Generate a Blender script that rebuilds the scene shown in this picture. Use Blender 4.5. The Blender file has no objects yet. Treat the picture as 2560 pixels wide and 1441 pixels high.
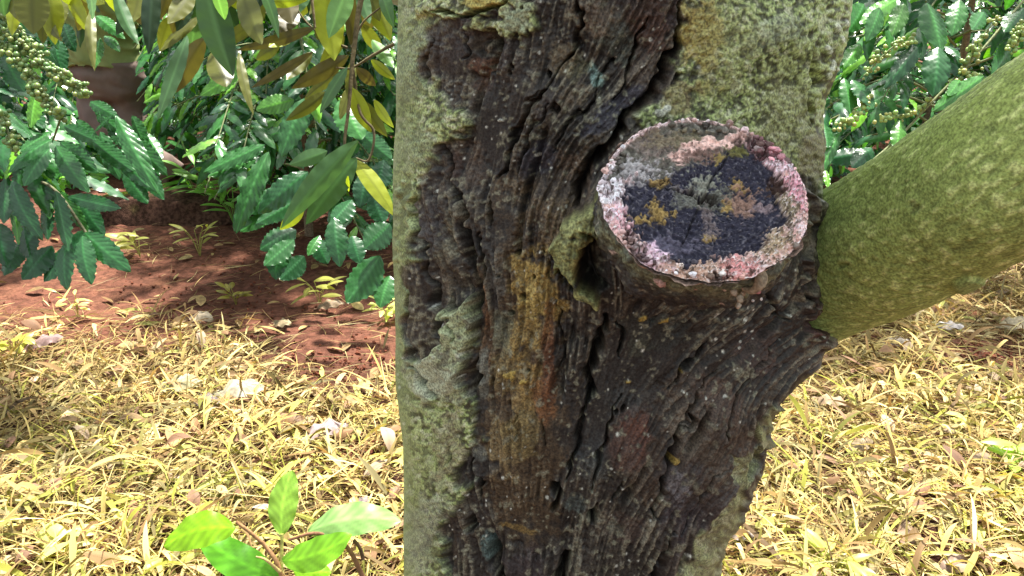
import bpy, math, random
import numpy as np
from mathutils import Vector

# ------------------------------------------------------------------ camera, sky, sun
sc = bpy.context.scene
C = sc.collection
FPX = 1900.0; W0 = 2560.0; H0 = 1441.0
PITCH = math.radians(20.8); CAMH = 1.2
cam_d = bpy.data.cameras.new("camera"); cam = bpy.data.objects.new("camera", cam_d); C.objects.link(cam)
cam.location = (0, 0, CAMH); cam.rotation_euler = (math.pi/2 - PITCH, 0, 0)
cam_d.sensor_width = 36; cam_d.lens = 36*FPX/W0; cam_d.clip_start = 0.02; cam_d.clip_end = 500
sc.camera = cam

SUN_EL = math.radians(71); SUN_AZ = math.radians(24)      # azimuth from +Y towards +X: the sun stands high behind the trees, to the right
sd = Vector((math.sin(SUN_AZ)*math.cos(SUN_EL), math.cos(SUN_AZ)*math.cos(SUN_EL), math.sin(SUN_EL)))
w = bpy.data.worlds.new("World"); sc.world = w; w.use_nodes = True
nt = w.node_tree; bg = nt.nodes['Background']
sky = nt.nodes.new('ShaderNodeTexSky'); sky.sky_type = 'NISHITA'; sky.sun_disc = False
sky.sun_elevation = SUN_EL; sky.sun_rotation = SUN_AZ; sky.air_density = 1.2; sky.dust_density = 4.0
hs = nt.nodes.new('ShaderNodeHueSaturation'); hs.inputs['Saturation'].default_value = .35   # thin white overcast takes the blue out of the sky
nt.links.new(sky.outputs[0], hs.inputs['Color']); nt.links.new(hs.outputs[0], bg.inputs[0]); bg.inputs[1].default_value = 0.12
sl = bpy.data.lights.new("sun", 'SUN'); sl.energy = 5.0; sl.angle = math.radians(3); sl.color = (1, .95, .86)
sun = bpy.data.objects.new("sun", sl); C.objects.link(sun)
sun.rotation_euler = sd.to_track_quat('Z', 'Y').to_euler()
sc.view_settings.view_transform = 'Standard'; sc.view_settings.look = 'None'
sc.view_settings.exposure = 1.55; sc.view_settings.gamma = 1
sc.cycles.max_bounces = 8; sc.cycles.transparent_max_bounces = 6

# ------------------------------------------------------------------ helpers
rng = np.random.default_rng(7)
random.seed(5)
cp, sp = math.cos(PITCH), math.sin(PITCH)
FWD = np.array([0, cp, -sp]); UP = np.array([0, sp, cp]); RT = np.array([1.0, 0, 0]); CAM = np.array([0, 0, CAMH])

def P(px, py, d):
    """a point d metres deep seen at (px, py) of the 2560 x 1441 photograph"""
    return CAM + d*(FWD + (px-1280)/FPX*RT - (py-720.5)/FPX*UP)
def PN(a, d):
    a = np.asarray(a, float); d = np.asarray(d, float).reshape(-1, 1)
    return CAM + d*(FWD + (a[:, :1]-1280)/FPX*RT - (a[:, 1:2]-720.5)/FPX*UP)
def G(px, py, z=0.0):
    r = FWD + (px-1280)/FPX*RT - (py-720.5)/FPX*UP
    k = (z-CAMH)/r[2]
    return CAM + r*k
def project(v):
    r = v - CAM
    d = r @ FWD
    return 1280 + FPX*(r @ RT)/d, 720.5 - FPX*(r @ UP)/d
def norm(a): return a/np.maximum(np.linalg.norm(a, axis=-1, keepdims=True), 1e-9)

def _h(ix, iy, iz, seed):
    n = (ix.astype(np.int64)*374761393 + iy.astype(np.int64)*668265263 + iz.astype(np.int64)*2147483647 + seed*974634777) & 0xffffffff
    n = ((n ^ (n >> 13))*1274126177) & 0xffffffff
    n = ((n ^ (n >> 16))*2246822519) & 0xffffffff
    return ((n ^ (n >> 15)) & 0xffffff)/float(0xffffff)
def noise3(p, scale=1.0, seed=0):
    p = np.asarray(p)*scale
    i = np.floor(p); f = p-i; f = f*f*(3-2*f); i = i.astype(np.int64)
    r = 0
    for dx in (0, 1):
        for dy in (0, 1):
            for dz in (0, 1):
                wgt = (f[..., 0] if dx else 1-f[..., 0])*(f[..., 1] if dy else 1-f[..., 1])*(f[..., 2] if dz else 1-f[..., 2])
                r = r + wgt*_h(i[..., 0]+dx, i[..., 1]+dy, i[..., 2]+dz, seed)
    return r*2-1
def fbm(p, scale, octv=4, seed=0):
    r = 0; a = 1; t = 0
    for k in range(octv):
        r = r + a*noise3(p, scale*2**k, seed+k*17); t += a; a *= .5
    return r/t
def rand_u(n): return norm(rng.standard_normal((n, 3)))
def sstep(a, b, x):
    t = np.clip((x-a)/(b-a), 0, 1); return t*t*(3-2*t)

def spline(pts, n):
    pts = np.asarray(pts, float); q = np.concatenate([[2*pts[0]-pts[1]], pts, [2*pts[-1]-pts[-2]]]); out = []
    m = len(pts)-1
    for t in np.linspace(0, m, n):
        k = min(int(t), m-1); f = t-k; a, b, c, d = q[k:k+4]
        out.append(.5*((2*b)+(c-a)*f+(2*a-5*b+4*c-d)*f*f+(3*b-a-3*c+d)*f**3))
    return np.array(out)
class MB:
    def __init__(s): s.v = []; s.f = []; s.c = []; s.n = 0
    def add(s, v, f, c=None):
        v = np.asarray(v, float).reshape(-1, 3); f = np.asarray(f, int)
        if c is None: c = np.ones((len(v), 3))*.5
        c = np.broadcast_to(np.asarray(c, float), (len(v), 3))
        s.v.append(v); s.f.append(f+s.n); s.c.append(c); s.n += len(v)
    def grid(s, P3, c=None, wrap=False):
        """P3 (r, k, 3)"""
        r, k = P3.shape[:2]
        idx = np.arange(r*k).reshape(r, k)
        if wrap: idx = np.concatenate([idx, idx[:, :1]], 1)
        f = np.stack([idx[:-1, :-1], idx[:-1, 1:], idx[1:, 1:], idx[1:, :-1]], -1).reshape(-1, 4)
        s.add(P3.reshape(-1, 3), f, None if c is None else np.asarray(c).reshape(-1, 3))
    def tube(s, pts, rad, seg=8, c=None, rough=0, seed=0):
        pts = np.asarray(pts, float); rad = np.broadcast_to(np.asarray(rad, float), (len(pts),))
        t = norm(np.gradient(pts, axis=0)); ref = np.array([.13, .97, .21]) if abs(t[0][1]) < .9 else np.array([1., 0, 0])
        a = norm(np.cross(t, ref)); b = np.cross(t, a)
        th = np.linspace(0, 2*np.pi, seg, endpoint=False)
        rr = rad[:, None]*np.ones(seg)
        if rough:
            q = pts[:, None]+np.stack([np.cos(th), np.sin(th), 0*th], -1)[None]*rad[:, None, None]
            rr = rr*(1+rough*noise3(q, .8/max(rad.max(), 1e-4), seed))
        V = pts[:, None]+rr[..., None]*(np.cos(th)[None, :, None]*a[:, None]+np.sin(th)[None, :, None]*b[:, None])
        s.grid(V, None if c is None else np.broadcast_to(np.asarray(c, float), V.shape), wrap=True)
        for e, rv in ((0, 1), (-1, 0)):
            base = s.n; vv = np.concatenate([V[e], pts[e][None]]); k = np.arange(seg)
            f = np.stack([k, (k+1) % seg, np.full(seg, seg), np.full(seg, seg)], -1)
            s.add_tri(vv, f[:, :3] if rv else f[:, 2::-1], c)
    def add_tri(s, v, f, c=None):
        f = np.asarray(f); s.add(v, np.concatenate([f, f[:, 2:3]], 1), None if c is None else np.broadcast_to(np.asarray(c, float), (len(v), 3)))
    def build(s, name, mat, parent=None, smooth=True):
        me = bpy.data.meshes.new(name)
        v = np.concatenate(s.v); f = np.concatenate(s.f); c = np.concatenate(s.c)
        tri = f[:, 2] == f[:, 3]
        ln = np.where(tri, 3, 4)
        me.vertices.add(len(v)); me.vertices.foreach_set('co', v.astype(np.float32).ravel())
        keep = np.ones(f.shape, bool); keep[tri, 3] = False
        loops = f[keep]
        me.loops.add(len(loops)); me.loops.foreach_set('vertex_index', loops.astype(np.int32))
        me.polygons.add(len(f)); st = np.concatenate([[0], np.cumsum(ln)[:-1]])
        me.polygons.foreach_set('loop_start', st.astype(np.int32)); me.polygons.foreach_set('loop_total', ln.astype(np.int32))
        me.polygons.foreach_set('use_smooth', np.full(len(f), smooth))
        me.update(calc_edges=True)
        at = me.color_attributes.new('Col', 'FLOAT_COLOR', 'POINT')
        at.data.foreach_set('color', np.concatenate([c, np.ones((len(c), 1))], 1).astype(np.float32).ravel())
        me.materials.append(mat)
        o = bpy.data.objects.new(name, me); C.objects.link(o)
        if parent is not None:
            o.parent = parent
            o.matrix_parent_inverse = parent.matrix_world.inverted() if False else o.matrix_parent_inverse
            L = Vector(root_loc(parent))
            o.location = -L if L.length else (0, 0, 0)
        return o
def root_loc(o):
    p = Vector((0, 0, 0))
    while o is not None:
        p = p+o.location; o = o.parent
    return p
def tag(o, label=None, cat=None, group=None, kind=None):
    if label: o['label'] = label
    if cat: o['category'] = cat
    if group: o['group'] = group
    if kind: o['kind'] = kind
    return o
def empty(name, loc, label, cat, group=None):
    o = bpy.data.objects.new(name, None); C.objects.link(o); o.location = Vector([float(q) for q in loc]); o.empty_display_size = .1
    return tag(o, label, cat, group)

def mat(name, rough=.8, spec=.3, transl=0, bump=0, bscale=300, var=0, vscale=60, tcol=(1, 1, 1), stretch=None, bdist=.002, sheen=0):
    m = bpy.data.materials.new(name); m.use_nodes = True; n = m.node_tree; ns = n.nodes; b = ns['Principled BSDF']; out = ns['Material Output']
    at = ns.new('ShaderNodeAttribute'); at.attribute_name = 'Col'
    col = at.outputs['Color']
    tc = ns.new('ShaderNodeTexCoord'); co = tc.outputs['Object']
    if var:
        nz = ns.new('ShaderNodeTexNoise'); nz.inputs['Scale'].default_value = vscale; nz.inputs['Detail'].default_value = 6
        n.links.new(co, nz.inputs['Vector'])
        mr = ns.new('ShaderNodeMapRange'); mr.inputs[1].default_value = .37; mr.inputs[2].default_value = .63
        mr.inputs[3].default_value = 1-var; mr.inputs[4].default_value = 1+var
        n.links.new(nz.outputs[0], mr.inputs[0])
        mx = ns.new('ShaderNodeVectorMath'); mx.operation = 'SCALE'
        n.links.new(col, mx.inputs[0]); n.links.new(mr.outputs[0], mx.inputs['Scale']); col = mx.outputs[0]
    n.links.new(col, b.inputs['Base Color'])
    b.inputs['Roughness'].default_value = rough; b.inputs['Specular IOR Level'].default_value = spec
    if bump:
        nz = ns.new('ShaderNodeTexNoise'); nz.inputs['Scale'].default_value = bscale; nz.inputs['Detail'].default_value = 5
        n.links.new(co, nz.inputs['Vector'])
        bp = ns.new('ShaderNodeBump'); bp.inputs['Strength'].default_value = bump; bp.inputs['Distance'].default_value = bdist
        n.links.new(nz.outputs[0], bp.inputs['Height']); n.links.new(bp.outputs[0], b.inputs['Normal'])
    if transl:
        tr = ns.new('ShaderNodeBsdfTranslucent'); ms = ns.new('ShaderNodeMixShader'); ms.inputs[0].default_value = transl
        mm = ns.new('ShaderNodeVectorMath'); mm.operation = 'MULTIPLY'; mm.inputs[1].default_value = tcol
        n.links.new(col, mm.inputs[0]); n.links.new(mm.outputs[0], tr.inputs[0])
        n.links.new(b.outputs[0], ms.inputs[1]); n.links.new(tr.outputs[0], ms.inputs[2]); n.links.new(ms.outputs[0], out.inputs[0])
    return m
M_bark = mat('bark', .62, .45, bump=.5, bscale=800, var=.5, vscale=620, bdist=.0012)
M_limb = mat('limb_bark', .7, .35, bump=.6, bscale=700, var=.35, vscale=560, bdist=.0012)
M_cut = mat('cut_wood', .8, .3, bump=.6, bscale=700, var=.3, vscale=500, bdist=.0015)
M_coffee = mat('coffee_leaf', .27, .55, transl=.22, tcol=(1.6, 1.9, .5))
M_durian = mat('durian_leaf', .38, .5, transl=.33, tcol=(1.35, 1.45, .6))
M_sap = mat('sapling_leaf', .40, .45, transl=.4, tcol=(1.4, 1.45, .5), var=.16, vscale=28)
M_berry = mat('berry', .35, .5)
M_twig = mat('twig', .8, .3, bump=.4, bscale=300, var=.3, vscale=100)
M_straw = mat('straw', .7, .25, transl=.16, tcol=(1.3, 1.2, .9))
M_dry = mat('dry_leaf', .6, .35, transl=.15, var=.25, vscale=60, bump=.3, bscale=120)
M_soil = mat('soil', .95, .15, bump=1.0, bscale=45, var=.3, vscale=30, bdist=.02)
M_cloth = mat('cloth', .85, .2, bump=.2, bscale=400, var=.12, vscale=14)
M_skin = mat('skin', .5, .4)
M_moss = mat('moss', .95, .1, bump=.8, bscale=160, var=.5, vscale=50, bdist=.01)

# ------------------------------------------------------------------ ground
def ground_z(x, y):
    p = np.stack([x, y, 0*x], -1)
    return .035*fbm(p, 1.3, 4, 3) + .05*sstep(3.2, 6, y)*fbm(p, .6, 2, 9)
def axis(a, b, c, d, n, m):
    return np.concatenate([a-np.geomspace(c, .3, m)[:-1] if True else [], np.linspace(a, b, n), b+np.geomspace(.3, d, m)[1:]])
gx = axis(-4, 4, 90, 90, 420, 14); gy = axis(.2, 7, 60, 160, 380, 14)
X, Y = np.meshgrid(gx, gy)
pp = np.stack([X, Y, 0*X], -1)
Z = ground_z(X, Y) + .010*fbm(pp, 14, 3, 21) + .006*np.abs(fbm(pp, 40, 2, 5))
tone = fbm(pp, 3, 4, 31)[..., None]
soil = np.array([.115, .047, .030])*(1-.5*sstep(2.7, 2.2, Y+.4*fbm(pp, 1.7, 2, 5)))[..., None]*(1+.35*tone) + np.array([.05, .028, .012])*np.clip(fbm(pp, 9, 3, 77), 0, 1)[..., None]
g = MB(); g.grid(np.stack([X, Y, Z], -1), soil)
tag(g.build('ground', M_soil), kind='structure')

# ------------------------------------------------------------------ trunk maps, laid out over the trunk's bark
X0, X1, Y0, Y1, ST = 900, 2240, -260, 1700, 1.7
mx = np.arange(X0, X1, ST); my = np.arange(Y0, Y1, ST)
GX, GY = np.meshgrid(mx, my); NH, NW = GX.shape
fy = np.fft.fftfreq(NH)[:, None]; fx = np.fft.rfftfreq(NW)[None]
def blur(a, sy, sx=None):
    sx = sy if sx is None else sx
    k = np.exp(-2*np.pi**2*((fy*sy/ST)**2+(fx*sx/ST)**2))
    return np.fft.irfft2(np.fft.rfft2(a)*k, s=a.shape)
def gn(sy, sx=None, lo=0):
    a = rng.standard_normal((NH, NW)); b = blur(a, sy, sx)
    if lo: b = b-blur(b, lo)
    return b/b.std()
AP = [(960, 100, 0), (1000, 700, -2), (1000, 1300, 2), (1200, 100, 10), (1180, 300, 8), (1150, 600, -6), (1080, 700, -10), (1250, 700, 0), (1300, 300, 25), (1400, 180, 30),
      (1550, 150, 36), (1650, 100, 22), (1700, 0, 8), (1500, 350, 42), (1420, 450, 32), (1350, 600, 8), (1330, 900, 1), (1280, 1250, 0), (1450, 900, 4), (1440, 1200, 14),
      (1600, 900, 28), (1700, 1000, 38), (1850, 850, 36), (1900, 1000, 34), (1750, 1200, 36), (1600, 1350, 25), (1980, 700, 8), (2000, 850, 38), (1800, 1400, 12),
      (2030, 200, 5), (1900, 150, 0), (1700, 820, 50), (1500, 720, -20), (1250, 450, 10), (1400, 20, 10), (1550, 20, 12)]
num = 0; den = 1e-9
for ax_, ay_, an in AP:
    wg = np.exp(-((GX-ax_)**2+(GY-ay_)**2)/(2*95.0**2))+1e-7; num = num+wg*an; den = den+wg
ang = np.radians(num/den + 5*gn(60)); DX = np.sin(ang); DY = -np.cos(ang)
def samp(a, x, y):
    u = np.clip((x-X0)/ST, 0, NW-1.001); v = np.clip((y-Y0)/ST, 0, NH-1.001)
    i = u.astype(int); j = v.astype(int); fu = u-i; fv = v-j
    if a.ndim == 3: fu = fu[..., None]; fv = fv[..., None]
    return (a[j, i]*(1-fu)+a[j, i+1]*fu)*(1-fv)+(a[j+1, i]*(1-fu)+a[j+1, i+1]*fu)*fv
def lic(a, n, st):
    r = a.copy()
    for sg in (1, -1):
        x = GX.copy(); y = GY.copy()
        for k in range(n):
            u = np.clip(((x-X0)/ST+.5).astype(int), 0, NW-1); v = np.clip(((y-Y0)/ST+.5).astype(int), 0, NH-1)
            x = x+sg*st*DX[v, u]; y = y+sg*st*DY[v, u]
            u = np.clip(((x-X0)/ST+.5).astype(int), 0, NW-1); v = np.clip(((y-Y0)/ST+.5).astype(int), 0, NH-1)
            r += a[v, u]
    r -= r.mean(); return r/r.std()
streak_f = lic(gn(2.2), 14, 3.0)
streak_m = lic(gn(5), 22, 4.0)
streak_c = lic(gn(11), 22, 7.0)
n4 = gn(3.2); n8 = gn(7); n16 = gn(14); n40 = gn(38); n90 = gn(85)
WX = GX + 9*gn(16) + 5*n8; WY = GY + 12*gn(20) + 5*gn(7)

def poly(pts, soft=8, wob=1.0):
    """soft mask of a polygon, its edge wandering"""
    pts = np.array(pts, float); x = GX+(WX-GX)*wob; y = GY+(WY-GY)*wob
    ins = np.zeros(GX.shape, bool); dmin = np.full(GX.shape, 1e9)
    for k in range(len(pts)):
        x1, y1 = pts[k]; x2, y2 = pts[(k+1) % len(pts)]
        c = ((y1 > y) != (y2 > y))
        if y1 != y2: ins ^= c & (x < (x2-x1)*(y-y1)/(y2-y1)+x1)
        L2 = (x2-x1)**2+(y2-y1)**2; t = np.clip(((x-x1)*(x2-x1)+(y-y1)*(y2-y1))/L2, 0, 1)
        dmin = np.minimum(dmin, (x-x1-t*(x2-x1))**2+(y-y1-t*(y2-y1))**2)
    d = np.sqrt(dmin)*np.where(ins, 1, -1)
    return sstep(-soft, soft, d)
def line(pts, wd, wob=.6):
    pts = np.array(pts, float); x = GX+(WX-GX)*wob; y = GY+(WY-GY)*wob
    x0, x1_ = pts[:, 0].min()-60, pts[:, 0].max()+60; y0, y1_ = pts[:, 1].min()-60, pts[:, 1].max()+60
    best = np.full(GX.shape, 1e9); tt = np.zeros(GX.shape); n = len(pts)-1
    for k in range(n):
        a = pts[k]; b = pts[k+1]; L2 = ((b-a)**2).sum()
        t = np.clip(((x-a[0])*(b[0]-a[0])+(y-a[1])*(b[1]-a[1]))/L2, 0, 1)
        d = np.hypot(x-a[0]-t*(b[0]-a[0]), y-a[1]-t*(b[1]-a[1]))
        m = d < best; best = np.where(m, d, best); tt = np.where(m, (k+t)/n, tt)
    wl = wd*np.sin(np.pi*np.clip(tt, .06, .94))**.6
    return np.exp(-(best/np.maximum(wl*.5, 1))**2*1.2)
def blob(x, y, rx, ry, a=0, thr=.5, ns=.35, soft=.18):
    a = math.radians(a); dx = GX-x; dy = GY-y
    u = (dx*math.cos(a)-dy*math.sin(a))/rx; v = (dx*math.sin(a)+dy*math.cos(a))/ry
    d = 1-np.hypot(u, v)+ns*(.6*n16+.5*n8+.35*n4)*.6
    return sstep(thr-soft-.3, thr+soft-.3, d)

# where the living bark with lichen is
barkL = poly([(880, -300), (1120, -300), (1115, 10), (1130, 70), (1075, 100), (1072, 200), (1120, 245), (1165, 300), (1160, 340), (1100, 370), (1072, 430), (1055, 520), (1042, 640),
              (1012, 690), (1015, 850), (1045, 930), (1085, 985), (1180, 990), (1200, 1100), (1180, 1175), (1140, 1240), (1112, 1330), (1130, 1460), (1150, 1720), (880, 1720)], 7)
barkR = poly([(1725, -300), (1715, 0), (1700, 90), (1668, 200), (1612, 270), (1580, 330), (1700, 420), (2000, 430), (2040, 520), (2300, 500), (2300, -300)], 7)
chunk = poly([(1120, 785), (1168, 770), (1178, 850), (1172, 985), (1120, 1000), (1060, 980), (1020, 915), (1070, 890), (1105, 850)], 6)
lowR = poly([(1800, 1150), (1835, 1190), (1790, 1270), (1730, 1370), (1660, 1460), (1700, 1720), (1900, 1720), (1830, 1320), (1850, 1230), (1960, 1040), (1930, 1010), (1880, 1140)], 8)
topM = np.clip(blob(1190, 15, 130, 40, 0)+blob(1300, 55, 60, 50, 20)+.8*blob(1220, 60, 60, 20, 0), 0, 1)
bark = np.clip(barkL+barkR+chunk+lowR+topM, 0, 1)
wood = 1-bark

# heights, metres
smooth = np.clip(blob(1590, 900, 120, 130, 20, ns=.2)+blob(1400, 1090, 50, 130, 12, ns=.2)+blob(1500, 1090, 40, 120, 15, ns=.2)+blob(1230, 330, 60, 120, 10, ns=.2)+blob(1480, 690, 70, 90, 0, ns=.2)+blob(1160, 160, 60, 60, 0, ns=.2)+blob(1250, 560, 50, 90, 0, ns=.2)+blob(1330, 1330, 90, 70, 0, ns=.2)+.6*sstep(.3, 1.3, gn(60)), 0, 1)
amp = 1-.82*smooth
H = wood*amp*(.0006*streak_m+.0010*streak_f+.00025*n4+.0013*np.minimum(streak_c, .8)-.006*sstep(-1.1, -2.1, streak_c)*1.0)
rough_dark = sstep(.2, 1.2, n90)
H += bark*(.0002*n8+.00032*n4+.00025*n16) + bark*.0032
H -= bark*.0012*sstep(1.3, 2.2, lic(gn(5), 7, 3.5))
H += chunk*.002*(1+.4*n16) + lowR*.0015*n16 + topM*.005
H += .0036*n90*wood + .0015*n40
col = np.zeros(GX.shape+(3,))
def mixc(m, c, k=1.0):
    global col
    m = np.clip(m*k, 0, 1)[..., None]; col = col*(1-m)+np.array(c, float)*m
col[:] = (.050, .043, .036)
mixc(sstep(-.3, 1.3, n40), (.062, .052, .042), .8)
mixc(sstep(.4, 1.8, streak_m)*amp, (.14, .105, .072), .75)
mixc(sstep(.9, 2.0, streak_f+.4*n16)*amp, (.26, .22, .16), .7); mixc(sstep(.9, 1.6, n4*.8+.5*streak_f), (.26, .24, .19), .5); mixc(sstep(1.0, 1.8, -n4*.8-.5*streak_f), (.022, .020, .018), .7)
mixc(sstep(.5, 1.6, n90+.4*streak_c), (.062, .052, .066), .6)
mixc(sstep(.8, 2.0, streak_f*.7+n8*.7+.6*n40), (.14, .12, .085), .6)
# colour patches of the bare wood: x, y, rx, ry, lean, colour, strength
for b in [(1300, 960, 130, 560, 1, (.125, .080, .042), .8), (1780, 1080, 130, 200, 35, (.115, .080, .058), .7), (1600, 1130, 80, 160, 20, (.10, .066, .045), .6), (1420, 520, 90, 160, 25, (.12, .080, .050), .6), (1600, 140, 90, 180, 28, (.10, .068, .050), .6), (1340, 730, 75, 130, 3, (.40, .27, .085), .95), (1335, 760, 45, 60, 0, (.56, .41, .14), .85), (1290, 900, 70, 120, 3, (.23, .16, .07), .9), (1310, 1000, 45, 60, 0, (.27, .18, .075), .8),
          (1260, 1120, 55, 90, 0, (.30, .21, .10), .8), (1300, 850, 60, 90, 4, (.30, .20, .07), .85), (1330, 970, 40, 90, 2, (.34, .22, .08), .8), (1300, 1080, 50, 70, 0, (.30, .22, .09), .7), (1360, 1010, 35, 70, 5, (.30, .13, .05), .8), (1330, 1060, 30, 50, 5, (.34, .24, .10), .6), (1250, 830, 40, 80, 0, (.16, .17, .12), .6),
          (1235, 700, 30, 90, 0, (.13, .13, .12), .7), (1370, 880, 20, 160, 0, (.18, .07, .035), .7), (1205, 860, 14, 120, 0, (.20, .11, .06), .6), (1200, 770, 10, 60, 0, (.28, .13, .06), .6),
          (1485, 190, 22, 40, 25, (.25, .36, .33), .9), (1450, 175, 34, 30, 10, (.24, .22, .12), .6), (1395, 140, 40, 60, 25, (.20, .15, .09), .7), (1540, 90, 60, 90, 25, (.10, .11, .09), .8),
          (1490, 40, 50, 60, 20, (.23, .17, .12), .8), (1620, 60, 60, 100, 20, (.10, .055, .04), .8), (1200, 170, 36, 26, 0, (.22, .10, .055), .8), (1205, 210, 40, 30, 0, (.14, .08, .055), .7),
          (1520, 290, 130, 30, 40, (.050, .048, .072), .8), (1340, 400, 60, 60, 30, (.055, .052, .075), .7), (1590, 1075, 45, 70, 25, (.20, .065, .04), .6), (1560, 1120, 60, 60, 25, (.12, .06, .045), .7),
          (1680, 1200, 34, 60, 25, (.30, .28, .32), .55), (1740, 1110, 40, 110, 35, (.17, .14, .11), .8), (1800, 1010, 50, 90, 35, (.13, .085, .065), .8), (1900, 880, 60, 100, 35, (.10, .065, .055), .8),
          (2040, 790, 50, 60, 10, (.08, .032, .025), .95), (1130, 120, 60, 60, 0, (.070, .065, .068), .8), (1175, 420, 40, 80, 0, (.13, .09, .065), .7), (1130, 420, 25, 60, 0, (.08, .045, .035), .7),
          (1115, 600, 26, 100, -5, (.19, .165, .11), .8), (1085, 560, 40, 70, -5, (.070, .060, .058), .8), (1110, 700, 35, 60, -8, (.12, .095, .070), .7), (1430, 250, 60, 26, 50, (.16, .12, .08), .6),
          (1400, 540, 50, 70, 25, (.17, .115, .065), .8), (1440, 430, 40, 80, 35, (.15, .10, .07), .7), (1290, 1330, 60, 12, -15, (.30, .19, .06), .8), (1490, 1290, 20, 45, 30, (.26, .23, .17), .8),
          (1440, 1270, 35, 30, 0, (.10, .12, .11), .8), (1210, 1370, 24, 45, 0, (.13, .19, .18), .8), (1200, 950, 16, 70, 0, (.19, .19, .16), .8), (1195, 1150, 18, 40, 20, (.18, .19, .17), .8),
          (1310, 1420, 80, 60, 0, (.07, .055, .06), .7), (1560, 1330, 60, 40, 0, (.085, .055, .045), .7), (1560, 980, 110, 90, 20, (.058, .056, .052), .8), (1480, 1150, 50, 90, 10, (.055, .057, .055), .8),
          (1640, 830, 120, 60, 0, (.052, .058, .050), .7), (1980, 600, 26, 120, 5, (.12, .10, .07), .7), (1600, 880, 40, 30, 0, (.09, .10, .07), .5), (1540, 1330, 28, 24, 0, (.17, .16, .12), .7)]:
    mixc(blob(*b[:5])*wood, b[5], b[6])
grain = (1+.42*np.tanh(.9*streak_f+.4*n4)*(1-.5*smooth))[..., None]; col = col*grain*(1-.28*smooth)[..., None]
# lichen bark
spk = .85*n4+.5*n8+.3*n16; spk2 = gn(3.0)*.7+gn(6)*.5; tn = gn(2.4)
bk = np.zeros_like(col); bk[:] = (.31, .37, .13)
def mixb(m, c, k=1.0):
    global bk
    m = np.clip(m*k, 0, 1)[..., None]; bk = bk*(1-m)+np.array(c, float)*m
mixb(sstep(.1, 1.5, n90), (.25, .23, .10), .5)
mixb(sstep(.1, .6, spk), (.50, .54, .25), .9)
mixb(sstep(.35, .8, -spk), (.07, .07, .032), .9)
mixb(sstep(.6, 1.1, spk2), (.58, .57, .38), .8)
mixb(sstep(.7, 1.2, -spk2), (.045, .040, .025), .8)
mixb(sstep(.9, 1.7, n40+.3*n8), (.32, .34, .24), .5)
mixb(blob(1745, 90, 60, 150, 8), (.42, .29, .07), .6)
mixb(blob(1800, 110, 90, 200, 0), (.34, .33, .13), .35)
mixb(blob(1690, 240, 60, 60, 20), (.26, .19, .09), .7)
mixb(blob(1960, 300, 80, 120, 0), (.26, .24, .12), .5)
mixb(blob(2020, 400, 50, 80, 0), (.22, .16, .09), .7)
mixb(sstep(1110, 1040, GX+20*n16)*sstep(1500, 1200, GX), (.27, .31, .14), .55)
mixb(sstep(1035, 1000, GX)*sstep(500, 900, GY), (.30, .36, .17), .5)
mixb(chunk, (.40, .42, .26), .75); mixb(chunk*sstep(.3, 1.1, -spk), (.13, .12, .09), .7)
mixb(blob(1090, 940, 80, 50, 0), (.46, .46, .34), .7)
mixb(blob(1060, 1330, 60, 110, 0), (.33, .33, .27), .5)
mixb(blob(1130, 1110, 50, 90, 0), (.31, .26, .15), .6)
mixb(lowR, (.26, .24, .14), .6)
mixb(topM*blob(1215, 5, 45, 22), (.55, .45, .13), .9)
mixb(topM*blob(1300, 50, 40, 40), (.36, .40, .26), .9)
col = col*(1-bark[..., None])+bk*bark[..., None]
# loose lichen crumbs on the bare wood and white flecks everywhere
mixc(wood*sstep(1.55, 1.9, n8*.8+.9*n4+.25*n40), (.30, .28, .20), .7)
fl = np.zeros(GX.shape)
for k in range(1000):
    x = rng.uniform(1000, 2080); y = rng.uniform(-50, 1500); r = rng.choice([1.6, 2.2, 3.2, 4.6], p=[.5, .3, .15, .05])
    if noise3(np.array([x, y, 0.]), .012, 44) < rng.uniform(-.5, .6): continue
    i0 = int((y-Y0)/ST); j0 = int((x-X0)/ST); q = 5
    sub = (slice(i0-q, i0+q+1), slice(j0-q, j0+q+1))
    fl[sub] = np.maximum(fl[sub], sstep(1.25, .75, np.hypot((GX[sub]-x), (GY[sub]-y)*rng.uniform(.6, 1.2))/r))
mixc(fl*(.35+.65*wood), (.88, .86, .78), .95)
for x, y, rx, ry in [(1648, 279, 14, 9), (1665, 268, 9, 8), (2087, 68, 6, 10), (2078, 160, 5, 9), (2060, 120, 5, 6), (2066, 130, 5, 8), (2095, 100, 5, 10), (2072, 175, 8, 6), (2110, 60, 4, 8), (2068, 190, 5, 8), (1250, 302, 10, 3), (2092, 175, 5, 5)]:
    m = sstep(1.25, .8, np.hypot((GX-x)/rx, (GY-y)/ry)+.15*n4); mixc(m, (.75, .72, .62), .95); H += m*.0015
for x, y in [(2062, 80), (2050, 150), (1240, 1330)]: pass
# yellow blobs of resin
for x, y, r in [(1710, 938, 7), (1682, 1148, 10), (1572, 970, 6), (1608, 796, 12), (1665, 800, 14), (1275, 940, 16), (1310, 955, 8)]:
    m = sstep(1.2, .7, np.hypot(GX-x, (GY-y)*1.6)/r+.25*n4); mixc(m, (.62, .42, .10), .85); H += m*.002

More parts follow.
